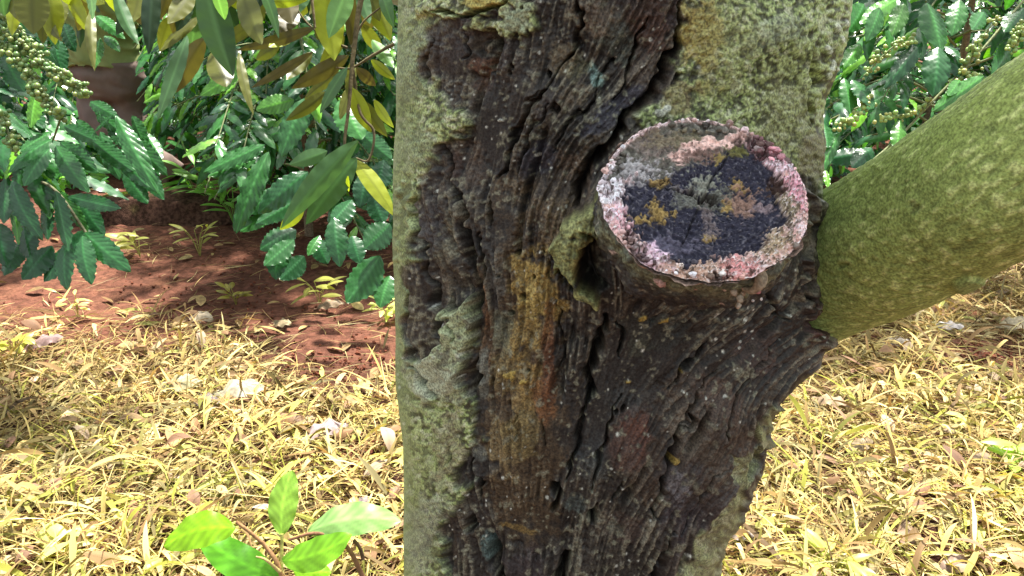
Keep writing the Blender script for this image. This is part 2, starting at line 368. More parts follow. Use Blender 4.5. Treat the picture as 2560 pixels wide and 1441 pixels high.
# cracks and cavities: points, width px, depth m
CR = [([(1143, 470), (1158, 530), (1168, 600), (1172, 680), (1184, 740), (1176, 790)], 26, .028), ([(1108, 28), (1150, 20), (1200, 22), (1250, 28), (1285, 10)], 14, .014),
      ([(1228, 85), (1236, 120), (1226, 180)], 40, .030), ([(1185, 90), (1180, 130), (1170, 160)], 9, .008), ([(1698, 20), (1694, 90), (1668, 150), (1640, 205), (1570, 290), (1500, 380)], 20, .022),
      ([(1452, 0), (1452, 70), (1432, 140), (1395, 180)], 13, .012), ([(1395, 180), (1345, 255), (1305, 320), (1262, 400), (1245, 450)], 12, .012), ([(1618, 40), (1592, 110), (1572, 180), (1530, 250)], 9, .010),
      ([(1560, 310), (1500, 390), (1450, 450), (1430, 510)], 26, .026), ([(1600, 270), (1530, 350), (1470, 420)], 9, .008), ([(1350, 230), (1310, 300), (1270, 370), (1250, 430)], 7, .007),
      ([(1380, 250), (1340, 320), (1300, 400), (1285, 440)], 8, .007), ([(1470, 250), (1430, 300), (1380, 370)], 10, .008), ([(1520, 150), (1500, 210), (1450, 270)], 7, .006),
      ([(1226, 500), (1224, 570)], 10, .012), ([(1205, 590), (1206, 700)], 10, .012), ([(1190, 905), (1184, 990)], 16, .018), ([(1215, 940), (1225, 980)], 6, .006),
      ([(1506, 780), (1500, 870), (1470, 945), (1474, 1015)], 20, .020), ([(1474, 1015), (1440, 1110), (1420, 1190)], 12, .010), ([(1555, 1000), (1525, 1080), (1500, 1165), (1478, 1215)], 9, .010),
      ([(1775, 870), (1720, 940), (1680, 990)], 10, .010), ([(1730, 1040), (1675, 1130), (1650, 1200), (1640, 1280)], 15, .018), ([(1800, 930), (1740, 1010), (1690, 1090)], 8, .008),
      ([(1192, 1150), (1196, 1260)], 10, .012), ([(1178, 1290), (1172, 1350)], 20, .022), ([(1218, 1350), (1240, 1440), (1250, 1500)], 24, .022), ([(1392, 1205), (1388, 1260)], 30, .022),
      ([(1382, 1262), (1384, 1280)], 16, .016), ([(1497, 1255), (1486, 1310)], 22, .02), ([(1440, 1395), (1410, 1430), (1390, 1500)], 24, .02), ([(1890, 1130), (1865, 1190)], 26, .016),
      ([(2050, 770), (2040, 830)], 60, .022), ([(1052, 440), (1048, 560), (1060, 640)], 14, .010), ([(1062, 640), (1068, 720), (1085, 800), (1110, 870)], 14, .012), ([(1020, 740), (1025, 830), (1035, 900)], 14, .010),
      ([(1105, 740), (1130, 800), (1142, 850)], 10, .009), ([(1035, 915), (1065, 950), (1085, 985)], 13, .012), ([(1405, 640), (1420, 700), (1440, 720)], 26, .016), ([(1395, 760), (1400, 860), (1396, 960)], 8, .007),
      ([(1360, 620), (1375, 700)], 7, .006), ([(1900, 930), (1830, 1030), (1790, 1110)], 10, .010), ([(1960, 850), (1900, 950)], 8, .008), ([(1790, 1160), (1730, 1260), (1700, 1330)], 8, .009),
      ([(1690, 1330), (1640, 1420), (1620, 1500)], 10, .01), ([(1360, 1040), (1362, 1120)], 6, .006), ([(1288, 1000), (1285, 1100)], 6, .006), ([(2028, 110), (2036, 200), (2030, 300)], 20, .006),
      ([(1092, 100), (1080, 180), (1075, 250)], 8, .008), ([(1110, 370), (1115, 440), (1135, 480)], 12, .01), ([(1535, 800), (1560, 840), (1550, 900)], 12, .008), ([(1480, 560), (1470, 630), (1500, 700)], 50, .020),
      ([(1130, 1120), (1125, 1170)], 14, .010), ([(1560, 1200), (1540, 1270)], 14, .010), ([(1860, 700), (1900, 760), (1960, 800)], 10, .008), ([(1985, 620), (1990, 720), (2010, 760)], 12, .012)]
H *= .45+.55*sstep(980, 1140, GX)
ck = np.zeros(GX.shape)
for pts, wd, dp in CR:
    m = line(pts, wd); H -= m*dp; ck = np.maximum(ck, m*min(1, dp/.012))
    rim = line(pts, wd*2.4)-m; H += np.clip(rim, 0, 1)*.0018
mixc(sstep(.45, .9, ck), (.028, .020, .015), .75)
for x, y, r in [(1290, 637, 6), (1248, 688, 5), (1338, 690, 5), (1308, 742, 8), (1268, 790, 7), (1540, 1040, 6), (1533, 150, 7), (1447, 278, 6), (1286, 168, 6), (1280, 180, 5), (1372, 185, 8), (1390, 268, 12), (1318, 930, 4), (1350, 905, 4), (1560, 1035, 6)]:
    m = sstep(1.2, .7, np.hypot(GX-x, GY-y)/r+.2*n4); H -= m*.008; mixc(m, (.02, .015, .012), .7)
# lifted slabs and the collar round the sawn stub
slab = poly([(1030, 440), (1140, 440), (1160, 560), (1165, 700), (1120, 790), (1030, 880), (1015, 700)], 5); H += slab*.0025*(1+.5*streak_c)
flap = poly([(1510, 440), (1470, 500), (1430, 530), (1388, 590), (1392, 650), (1430, 700), (1490, 745), (1500, 725), (1440, 655), (1452, 600), (1480, 570), (1500, 560), (1540, 470)], 5, .7)
H += flap*.022; 
flc = np.array([.30, .30, .12])*(1+.35*spk)[..., None]; col = col*(1-flap[..., None])+np.clip(flc, .05, .6)*flap[..., None]
coll = np.exp(-(((GX-1750)/290)**2+((GY-620)/230)**2)**2); H += coll*.020
mixc(wood*sstep(.2, 1.5, n90+.5*n40), (.085, .058, .040), .45)
ridge = poly([(1990, 470), (2050, 520), (2040, 640), (2080, 720), (2100, 850), (2040, 880), (1990, 760), (1960, 620)], 8); H += ridge*.007

# ------------------------------------------------------------------ the durian tree
TD = 0.66
yL = [-400, 0, 300, 500, 800, 950, 1100, 1300, 1441, 1700]; xL = [968, 978, 982, 974, 974, 976, 992, 998, 1000, 1000]
yR = [-400, -50, 60, 150, 250, 400, 520, 640, 740, 830, 880, 920, 1000, 1050, 1150, 1250, 1320, 1441, 1700]
xR = [2165, 2135, 2125, 2105, 2070, 2052, 2030, 2040, 2072, 2088, 2050, 1995, 1952, 1950, 1892, 1850, 1816, 1806, 1800]
def edge(ys, xs):
    out = []
    for x, y in zip(xs, ys):
        r = FWD+(x-1280)/FPX*RT-(y-720.5)/FPX*UP; k = TD*.955/r[1]; q = CAM+r*k; out.append((q[2], q[0]))
    out.sort(); return np.array(out)
eL = edge(yL, xL); eR = edge(yR, xR)
zz = np.concatenate([np.linspace(-.12, .50, 90), np.arange(.505, 1.24, .00078), np.linspace(1.25, 2.6, 160)])
XLz = np.interp(zz, eL[:, 0], eL[:, 1]); XRz = np.interp(zz, eR[:, 0], eR[:, 1])
k_ = np.exp(-np.linspace(-2, 2, 15)**2); k_ /= k_.sum()
XRz = np.convolve(np.pad(XRz, 7, 'edge'), k_, 'valid'); XLz = np.convolve(np.pad(XLz, 7, 'edge'), k_, 'valid')
flare = .10*np.clip((.30-zz)/.3, 0, 1)**1.6
Rz = (XRz-XLz)/2*.985+flare; Xc = (XRz+XLz)/2
# depth radius slowly varying so that bumps in the outline stay local
Rd = np.convolve(np.pad(Rz, 200, 'edge'), np.ones(401)/401, 'valid')
u = np.linspace(-1, 1, 600); th_f = np.arcsin(np.clip(u*np.sin(1.62/1.62*np.pi/2*.995), -1, 1))
th = np.concatenate([th_f, np.linspace(np.pi/2, 3*np.pi/2, 70)[1:-1]])
TH, ZZ = np.meshgrid(th, zz)
def trunk_base(TH, ZZ, add=0):
    r1 = np.interp(ZZ, zz, Rz)+add; r2 = np.interp(ZZ, zz, Rd)+add; xc = np.interp(ZZ, zz, Xc)
    lean = 0.0
    return np.stack([xc+r1*np.sin(TH), TD-r2*np.cos(TH)+lean, ZZ], -1)
col = col*np.array([.84, .93, .86])*(1-.18*wood[..., None])
base = trunk_base(TH, ZZ)
px, py = project(base.reshape(-1, 3)); px = px.reshape(TH.shape); py = py.reshape(TH.shape)
front = sstep(-.02, .10, np.cos(TH))*sstep(-240, -120, py)*sstep(1690, 1560, py)
hm = samp(H, px, py); cm = samp(col, px, py)
gh = .0015*fbm(base, 60, 4, 5)+.004*fbm(base*np.array([1, 1, .35]), 22, 2, 8)
gc = np.array([.21, .21, .11])*(1+.5*fbm(base, 120, 3, 11)[..., None])
hh = hm*front+gh*(1-front); cc = cm*front[..., None]+gc*(1-front[..., None])
edgef = sstep(0, .68, np.cos(TH)); hh = np.where(front > 0, hh*(.12+.88*edgef), hh)
big = .004*fbm(base, 9, 3, 2)
trunk_pts = trunk_base(TH, ZZ, 0)+(hh+big)[..., None]*np.stack([np.sin(TH), -np.cos(TH), 0*TH], -1)
tree = empty('durian_tree', (float(np.interp(.0, zz, Xc)), TD, 0), 'large old tree trunk with rotten dark bare wood, lichen bark and a sawn branch stub', 'tree')
tb = MB(); tb.grid(trunk_pts, cc, wrap=True); trunk = tb.build('trunk', M_bark, tree)

# the tree's lower crown, above the picture: it keeps the direct sun off the trunk and the limb
cw = MB(); ct = MB(); N = 2600
ct.tube(spline([(.2, TD, 2.3), (.22, TD+.02, 3.0), (.1, TD+.1, 4.2)], 20), np.linspace(.19, .08, 20), 16, (.15, .15, .08), rough=.1)
for e in [(.75, .95, 2.9), (.35, 1.25, 3.0), (-.1, 1.0, 3.1), (.6, .6, 3.0), (1.0, 1.1, 3.2), (.3, .1, 3.3), (-.4, .5, 3.4)]:
    ct.tube(spline([(.2, TD, 2.35), ((.2+e[0])/2, (TD+e[1])/2, 2.85), e], 12), np.linspace(.04, .008, 12), 8, (.14, .13, .07), rough=.15)
cpos = np.array([.42, .95, 2.95])+rand_u(N)*rng.uniform(.15, 1, (N, 1))**.5*np.array([.85, .62, .32])
dv_ = norm(np.stack([rng.normal(0, .5, N), rng.normal(0, .5, N), -np.abs(rng.normal(.6, .3, N))], -1))
CROWN = (cw, ct, cpos, dv_, N)

# limb growing right and towards the viewer
lp = np.array([P(1840, 770, .72), P(1960, 716, .67), P(2100, 655, .62), P(2300, 553, .54), P(2560, 402, .462), P(2850, 225, .42), P(3250, -40, .39), P(3800, -400, .38)])
ts = np.linspace(0, 1, len(lp))
lc = spline(lp, 620); tt = norm(np.gradient(lc, axis=0)); a_ = norm(np.cross(tt, FWD)); b_ = np.cross(tt, a_)
th2 = np.linspace(0, 2*np.pi, 300, endpoint=False)
s_ = np.concatenate([[0], np.cumsum(np.linalg.norm(np.diff(lc, axis=0), axis=1))])
lr = np.interp(s_, [0, .08, .16, .27, 1], [.064, .060, .0575, .053, .047])
dirs = np.cos(th2)[None, :, None]*a_[:, None]+np.sin(th2)[None, :, None]*b_[:, None]
lb = lc[:, None]+lr[:, None, None]*dirs
cyl = np.stack([np.broadcast_to(s_[:, None]*.55, lb.shape[:2]), np.broadcast_to(np.cos(th2)*.05, lb.shape[:2]), np.broadcast_to(np.sin(th2)*.05, lb.shape[:2])], -1)
q1 = fbm(cyl, 260, 3, 3); q2 = noise3(cyl, 420, 9); q3 = fbm(cyl, 45, 3, 14); q4 = fbm(lb, 14, 3, 6)
crk = sstep(.5, .7, fbm(cyl*np.array([.8, 1, 1]), 150, 2, 31))
lh = .0006*q1+.0005*q2+.0008*q3+.003*q4-.0015*crk
lx, ly = project(lb.reshape(-1, 3)); lx = lx.reshape(q1.shape); ly = ly.reshape(q1.shape)
scar = sstep(1.2, .8, np.hypot((lx-2425)/42, (ly-712)/22)); lh += scar*.003
lcol = np.array([.185, .205, .065])*(1+.12*q4[..., None])
def mixl(m, c, k):
    global lcol
    m = np.clip(m*k, 0, 1)[..., None]; lcol = lcol*(1-m)+np.array(c)*m
mixl(sstep(.05, .45, q1), (.27, .30, .10), .7); mixl(sstep(.2, .55, -q1), (.12, .14, .045), .6); mixl(sstep(.25, .6, q2+.3*q1), (.52, .50, .24), .75); mixl(sstep(.35, .7, -q2-.3*q1), (.06, .065, .025), .7)
mixl(sstep(-.1, .5, q3), (.24, .27, .075), .3); mixl(crk, (.05, .045, .02), .8)
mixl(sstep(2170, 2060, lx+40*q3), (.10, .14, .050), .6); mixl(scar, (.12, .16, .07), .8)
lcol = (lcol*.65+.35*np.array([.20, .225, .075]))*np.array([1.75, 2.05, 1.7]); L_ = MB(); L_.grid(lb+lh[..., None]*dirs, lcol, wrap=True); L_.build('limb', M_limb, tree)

# sawn branch stub
FD = .405
fc = P(1757, 491, FD)
e1 = (256*RT-14*UP)/FPX*FD; e2u = 217/FPX*FD; e2 = e2u*UP+.010*RT*.4+FWD*.027
nrm_f = norm(np.cross(e1, e2)); nrm_f = nrm_f if nrm_f @ FWD < 0 else -nrm_f
bc = P(1732, 572, .50)
na = 460
ph = np.linspace(0, 2*np.pi, na, endpoint=False)
def rim_r(ph):
    q = np.stack([np.cos(ph), np.sin(ph), 0*ph], -1)
    return 1+.022*noise3(q, 2.2, 5)+.014*noise3(q, 5, 6)+.010*noise3(q, 12, 7)+.008*noise3(q, 30, 8)
rows = []; rc = []
K = 90
cutout = np.exp(-((ph-.72)/.05)**2)
for k in range(K):
    s = k/(K-1)                       # 0 at the face, 1 inside the trunk
    cen = fc+(bc-fc)*s
    g_ = 1.0+.05*s+.10*s*s - .035*np.exp(-((s-.10)/.07)**2)
    ring = cen+(rim_r(ph)*g_)[:, None]*(np.cos(ph)[:, None]*e1+np.sin(ph)[:, None]*e2)
    rad = norm(np.cos(ph)[:, None]*e1+np.sin(ph)[:, None]*e2)
    cylp = ring
    d = .0030*fbm(cylp*np.array([1, 1, .6]), 110, 3, 4)+.0014*noise3(cylp, 330, 8)+.006*fbm(cylp, 28, 3, 9)
    low = sstep(.3, -.6, np.sin(ph)+.3*np.cos(ph)*0)
    d = d-.007*np.exp(-((s-.16)/.10)**2)*low
    rows.append(ring+(d-.004*cutout*(s < .12))[:, None]*rad)
    q = fbm(cylp, 70, 3, 21); q_ = noise3(cylp, 300, 23)
    c = np.array([.040, .040, .036])*(1+.6*q[:, None])
    m = (sstep(.05, .5, q)*.8)[:, None]; c = c*(1-m)+np.array([.15, .16, .10])*m
    m = (sstep(.45, .8, q_)*.6)[:, None]; c = c*(1-m)+np.array([.30, .29, .20])*m
    rm = (sstep(.09, .03, s+.05*fbm(cylp, 60, 2, 3)))[:, None]; c = c*(1-rm)+np.array([.46, .33, .25])*rm
    low2 = (np.exp(-((s-.40)/.15)**2)*sstep(.2, -.5, np.sin(ph)+.2*q))[:, None]*.9; c = c*(1-low2)+np.array([.17, .20, .12])*low2*(1+.6*q_[:, None])
    m = (sstep(.75, .82, noise3(cylp, 190, 61))*.9)[:, None]; c = c*(1-m)+np.array([.6, .5, .42])*m
    rc.append(c)
stub = MB(); stub.grid(np.array(rows), np.array(rc), wrap=True)
stub_o = stub.build('branch_stub', M_bark, tree)
tag(stub_o, 'sawn off branch stub with mossy dark underside')
# drips hanging under the rim
dr = MB()
def ball(mb, c, r, col, sx=1, sy=1, sz=1, seg=8, rings=5, jit=0, seed=0):
    c = np.asarray(c); a = np.linspace(0, np.pi, rings+1); b = np.linspace(0, 2*np.pi, seg, endpoint=False)
    A, B = np.meshgrid(a, b, indexing='ij'); q = np.stack([np.sin(A)*np.cos(B)*sx, np.sin(A)*np.sin(B)*sy, np.cos(A)*sz], -1)
    if jit: q = q*(1+jit*noise3(q+seed, 2.2, seed))[..., None]
    mb.grid(c+r*q, np.broadcast_to(np.asarray(col, float), q.shape), wrap=True)
for x, y, r, cc_, sz in [(1655, 706, 13, (.55, .36, .30), 1.2), (1642, 700, 9, (.5, .34, .28), 1), (1742, 712, 11, (.45, .30, .24), 1.3), (1730, 706, 8, (.4, .3, .2), 1), (1690, 702, 9, (.42, .32, .22), .8),
                     (1835, 730, 11, (.42, .36, .26), 1.1), (1850, 748, 10, (.40, .35, .25), 1), (1846, 765, 8, (.45, .38, .28), 1), (1812, 722, 7, (.5, .4, .3), 1), (1803, 712, 6, (.5, .3, .26), 1),
                     (1882, 752, 4, (.7, .66, .6), 1), (1903, 748, 4, (.7, .66, .6), 1), (1858, 735, 7, (.4, .3, .2), 1)]:
    ball(dr, P(x, y, FD+.012), r/FPX*FD, cc_, sz=sz, jit=.35, seed=int(x))
cur = spline([P(1868, 668, FD+.008), P(1892, 672, FD), P(1902, 690, FD), P(1898, 712, FD), P(1884, 726, FD+.004), P(1860, 722, FD+.01)], 40)
dr.tube(cur, np.interp(np.linspace(0, 1, 40), [0, .5, 1], [.0022, .0030, .0016]), 10, (.36, .30, .20), rough=.4)
dr.tube(spline([P(1858, 722, FD+.01), P(1880, 727, FD+.006), P(1897, 730, FD+.01)], 12), .0014, 8, (.45, .20, .18), rough=.3)
tag(dr.build('resin_crust', M_cut, stub_o), 'pale pinkish resin lumps and a curl of bark under the stub rim')
# the sawn face
NR = 150
rr = np.linspace(0, 1, NR)**.8; RR, PH = np.meshgrid(rr, ph, indexing='ij')
q = np.stack([RR*np.cos(PH), RR*np.sin(PH), 0*RR], -1)
fxp = 256*RR*np.cos(PH); fyp = -217*RR*np.sin(PH)+14*RR*np.cos(PH)     # px offsets from the centre
QX = 1757+fxp+8*noise3(q, 9, 1)+9*noise3(q, 22, 2)+9*noise3(q, 48, 4)+8*noise3(q, 4, 3); QY = 491+fyp+8*noise3(q, 9, 11)+9*noise3(q, 22, 12)+9*noise3(q, 48, 14)+8*noise3(q, 4, 13)
f1 = fbm(q, 6, 4, 41); f2 = fbm(q, 26, 3, 42); f3 = noise3(q, 60, 43); f4 = noise3(q, 95, 45)
fh = .0010*f2+.0008*f3+.0012*f1
fcol = np.zeros(q.shape); fcol[:] = (.036, .036, .056)
def mixf(m, c, k=1.):
    global fcol
    m = np.clip(m*k, 0, 1)[..., None]; fcol = fcol*(1-m)+np.array(c)*m
def inpoly(pts, soft=7):
    pts = np.array(pts, float); ins = np.zeros(QX.shape, bool); dm = np.full(QX.shape, 1e9)
    for k in range(len(pts)):
        x1, y1 = pts[k]; x2, y2 = pts[(k+1) % len(pts)]
        if y1 != y2: ins ^= ((y1 > QY) != (y2 > QY)) & (QX < (x2-x1)*(QY-y1)/(y2-y1)+x1)
        t = np.clip(((QX-x1)*(x2-x1)+(QY-y1)*(y2-y1))/((x2-x1)**2+(y2-y1)**2), 0, 1); dm = np.minimum(dm, (QX-x1-t*(x2-x1))**2+(QY-y1-t*(y2-y1))**2)
    return sstep(-soft, soft, np.sqrt(dm)*np.where(ins, 1, -1))
def fb(x, y, rx, ry, n=.55): return sstep(-.05, .5, 1-np.hypot((QX-x)/rx, (QY-y)/ry)+n*(f2+.5*f3))
mixf(sstep(.15, .6, f2), (.085, .085, .105), .6); mixf(sstep(.45, .8, f3), (.20, .20, .22), .6)
up = inpoly([(1500, 480), (1560, 445), (1640, 455), (1700, 415), (1790, 385), (1880, 345), (1960, 340), (1900, 260), (1700, 250), (1480, 380)])
mixf(up, (.17, .165, .125), .92); mixf(up*sstep(0, .5, f2), (.34, .34, .29), .7); mixf(up*sstep(.2, .6, -f2), (.10, .085, .075), .7)
mixf(fb(1600, 430, 80, 45), (.38, .37, .37), .7); mixf(fb(1640, 340, 90, 45), (.26, .20, .17), .6); mixf(fb(1700, 330, 120, 28), (.28, .24, .10), .4)
pb = inpoly([(1670, 385), (1720, 345), (1800, 325), (1870, 305), (1900, 330), (1850, 350), (1780, 360), (1700, 395)]); mixf(pb, (.78, .55, .47), .9); fh += pb*.001
mixf(fb(1760, 375, 90, 22), (.24, .15, .12), .8)
mixf(fb(1765, 455, 48, 32), (.34, .36, .28), .85); mixf(fb(1730, 500, 56, 24), (.24, .25, .19), .6); mixf(fb(1800, 500, 60, 40), (.20, .21, .15), .6); mixf(fb(1670, 620, 90, 26, .5), (.19, .18, .24), .5)
mixf(fb(1855, 365, 34, 24), (.17, .17, .05), .95); mixf(fb(1815, 390, 24, 16), (.38, .30, .09), .8)
for x, y, a, b in [(1650, 455, 32, 16), (1645, 545, 34, 20), (1636, 530, 26, 24), (1684, 540, 13, 13), (1855, 468, 30, 12), (1820, 520, 18, 16), (1765, 590, 22, 12), (1600, 560, 24, 12)]:
    mixf(fb(x, y, a, b, .35), (.42, .30, .10), .9); fh += fb(x, y, a, b)*.0008
mixf(fb(1860, 505, 40, 44), (.38, .24, .17), .8); mixf(fb(1905, 520, 26, 18), (.36, .28, .28), .7); mixf(fb(1770, 560, 16, 60), (.24, .20, .19), .7); mixf(fb(1700, 470, 60, 8), (.3, .28, .26), .6)
# the callus ring
ins = inpoly([(1562, 480), (1630, 390), (1760, 320), (1868, 335), (1915, 380), (1938, 470), (1942, 560), (1890, 630), (1810, 662), (1700, 672), (1630, 640), (1575, 580)], 5)
rim = (1-ins)*(1-up); rimA = np.clip(rim+sstep(.93, .97, RR+.02*f2), 0, 1)
mixf(rimA, (.66, .46, .40), .95)
mixf(rimA*sstep(-.1, .4, f1+.5*f2), (.74, .60, .60), .8)
mixf(rimA*fb(1540, 480, 60, 90), (.86, .78, .84), .9); mixf(rimA*fb(1560, 560, 50, 40), (.72, .40, .47), .6)
mixf(rimA*fb(1940, 380, 80, 60), (.78, .36, .42), .8); mixf(rimA*fb(1985, 470, 36, 80), (.80, .40, .47), .8); mixf(rimA*fb(1950, 410, 40, 30), (.85, .62, .66), .8)
mixf(rimA*fb(1900, 610, 80, 60), (.40, .33, .19), .85); mixf(rimA*fb(1950, 520, 34, 46), (.34, .30, .17), .9); mixf(rimA*fb(1720, 690, 160, 30), (.50, .36, .25), .8)
mixf(rimA*fb(1830, 680, 60, 22), (.70, .32, .32), .8); mixf(rimA*fb(1630, 650, 40, 50), (.78, .56, .62), .8); mixf(fb(1640, 635, 30, 24, .3), (.78, .60, .68), .9)
mixf(rimA*sstep(.15, .45, f2*.8+f3*.6), (.11, .085, .06), .85); mixf(rimA*sstep(.5, .8, f4), (.08, .055, .04), .7)
mixf(rimA*sstep(.3, .7, -f4), (.90, .84, .80), .7)
mixf(fb(1940, 470, 26, 22), (.10, .06, .035), .85)
fh += rimA*(.0034+.0015*f2+.0008*f3)-.004*(1-sstep(.0, .5, 1-rimA))*0
dep = sstep(.75, .3, RR)*.002; fh -= dep
for a_k in (1.1, 2.9, 4.3):
    dd_ = np.abs(np.sin(PH-a_k+.10*noise3(q, 5, 71)))*RR*230+1e3*(np.cos(PH-a_k) < 0); m = np.exp(-(dd_/2.6)**2)*sstep(.08, .2, RR)*sstep(.85, .5, RR); fh -= m*.002; mixf(m, (.02, .018, .02), .7)
fh += .0005*np.sin(RR*70+4*noise3(q, 3, 72))*(1-rimA)
for pts, wd, dp in [([(1735, 478), (1765, 490), (1785, 498)], 9, .007), ([(1610, 425), (1660, 452), (1720, 480)], 3, .002), ([(1905, 345), (1925, 375), (1950, 385)], 16, .008), ([(1850, 330), (1875, 338)], 8, .005), ([(1560, 580), (1590, 640), (1630, 660)], 10, .005),
                    ([(1520, 450), (1530, 500)], 5, .004), ([(1760, 700), (1800, 690)], 8, .005), ([(1940, 455), (1950, 480)], 14, .005)]:
    pts = np.array(pts, float); best = np.full(QX.shape, 1e9)
    for k in range(len(pts)-1):
        a, b = pts[k], pts[k+1]; t = np.clip(((QX-a[0])*(b[0]-a[0])+(QY-a[1])*(b[1]-a[1]))/((b-a)**2).sum(), 0, 1)
        best = np.minimum(best, np.hypot(QX-a[0]-t*(b[0]-a[0]), QY-a[1]-t*(b[1]-a[1])))
    m = np.exp(-(best/wd)**2); fh -= m*dp; mixf(m, (.05, .025, .02), .85)
fcol = np.clip(fcol*np.where(fcol.mean(-1, keepdims=True) > .3, 1.3, .92), 0, .93)
fh = fh*sstep(1.0, .93, RR)+.000*RR
face = fc+(RR*rim_r(PH.ravel()).reshape(PH.shape)*(1-.0*RR))[..., None]*(np.cos(PH)[..., None]*e1+np.sin(PH)[..., None]*e2)+(fh+.0006)[..., None]*nrm_f
cf = MB(); cf.grid(face, fcol, wrap=True)
for k in range(420):
    a_ = rng.uniform(0, 6.283); rim_f = .99-abs(rng.normal(0, .04)) if rng.random() < .5 else rng.uniform(.82, .98)
    if noise3(np.array([math.cos(a_)*3, math.sin(a_)*3, 0]), 1.0, 5) < -.25 and rng.random() < .8: continue
    j = int(a_/6.2832*na) % na; pr = fc+rim_r(np.array([a_]))[0]*rim_f*(math.cos(a_)*e1+math.sin(a_)*e2)+nrm_f*.0022
    i_ = int(np.argmin(np.abs(rr-min(rim_f, .985)))); c_ = fcol[i_, j]*rng.uniform(.8, 1.25)
    ball(cf, pr, rng.choice([.0007, .0011, .0016, .0022], p=[.35, .35, .2, .1]), np.clip(c_, 0, .92), sz=.8, seg=9, rings=6, jit=.45, seed=k)
tag(cf.build('cut_face', M_cut, stub_o), 'weathered saw cut painted dark with a pink and white crusty rim')

# ------------------------------------------------------------------ leaves
def leaf_block(mb, base, tip, nrm, width, col, nt=12, ns=6, a=.95, b=.8, arch=.08, fold=.18, veins=0, vamp=.0, wave=.0, rib=1.35, mcol=None, side=0.0, jag=0):
    base = np.atleast_2d(base); tip = np.atleast_2d(tip); N = len(base)
    def A(v): return np.broadcast_to(np.asarray(v, float), (N,))[:, None, None]
    d = tip-base; L = np.linalg.norm(d, axis=1); x = d/L[:, None]
    wv = norm(np.cross(np.broadcast_to(nrm, base.shape), x)); n = np.cross(x, wv)
    t = np.linspace(0, 1, nt+1)[None, :, None]; s = np.linspace(-1, 1, ns+1)[None, None, :]
    ph = rng.uniform(0, 6.28, N)[:, None, None]
    hw = A(width)/2*np.sin(np.pi*np.clip(t, 0.004, .998)**a)**b
    hw = hw*(1+jag*np.sin(2*np.pi*A(veins)*t+ph)*np.abs(s)) if jag else hw*np.ones_like(s)
    Lb = L[:, None, None]
    off = A(arch)*Lb*4*t*(1-t)-A(fold)*np.abs(s)*hw+A(vamp)*Lb*np.cos(2*np.pi*A(veins)*(t-.22*np.abs(s)))*np.abs(s)**.5*(hw/(A(width)/2))+A(wave)*Lb*np.sin(2*np.pi*(A(veins)*.5 if np.any(veins) else 2)*t+ph+np.sign(s)*1.2)*np.abs(s)**2
    sd = A(side)*Lb*4*t*(1-t)
    V = base[:, None, None]+x[:, None, None]*(Lb*t)[..., None]+wv[:, None, None]*(s*hw+sd)[..., None]+n[:, None, None]*off[..., None]
    cshape = V.shape
    c = np.broadcast_to(np.asarray(col, float).reshape(-1, 1, 1, 3), cshape).copy() if np.ndim(col) > 1 else np.broadcast_to(np.asarray(col, float), cshape).copy()
    mid = (np.abs(s) < .01).astype(float)*np.ones_like(t)
    c = c*(1+(rib-1)*mid[..., None])
    if veins is not 0 and np.any(veins):
        c = c*(1+(.16 if np.max(vamp) > .002 else .03)*np.cos(2*np.pi*A(veins)*(t-.22*np.abs(s))))[..., None]
    k = (nt+1)*(ns+1); idx = np.arange(k).reshape(nt+1, ns+1)
    f = np.stack([idx[:-1, :-1], idx[:-1, 1:], idx[1:, 1:], idx[1:, :-1]], -1).reshape(-1, 4)
    F = (f[None]+(np.arange(N)*k)[:, None, None]).reshape(-1, 4)
    mb.add(V.reshape(-1, 3), F, c.reshape(-1, 3))

def rand_unit(n):
    v = rng.standard_normal((n, 3)); return norm(v)
COF = np.array([.015, .068, .026]); COF2 = np.array([.044, .165, .036]); COF3 = np.array([.14, .36, .03])

def coffee_leaf_random(mb, base, dirn, L, hero=False, tone=None):
    """coffee leaves hanging from nodes"""
    N = len(base); tip = base+dirn*L[:, None]
    nn = norm(np.array([0, -.45, 1.0])+.45*rand_unit(N)); 
    k = rng.random((N, 1)) if tone is None else tone
    c = COF*(1-k)+COF2*k; c = c*rng.uniform(.75, 1.25, (N, 1)); pale = rng.random((N, 1)) < .16; c = np.where(pale, COF3*rng.uniform(.8, 1.2, (N, 1)), c)
    nt_, ns_ = (22, 6) if hero else (13, 4)
    leaf_block(mb, base, tip, nn, L*rng.uniform(.22, .33, N), c, nt_, ns_, a=.92, b=.75, arch=rng.uniform(.02, .12, N), fold=rng.uniform(.05, .35, N),
               veins=rng.integers(6, 9, N).astype(float) if not hero else rng.integers(8, 11, N).astype(float), vamp=.016, wave=.014, jag=.07)

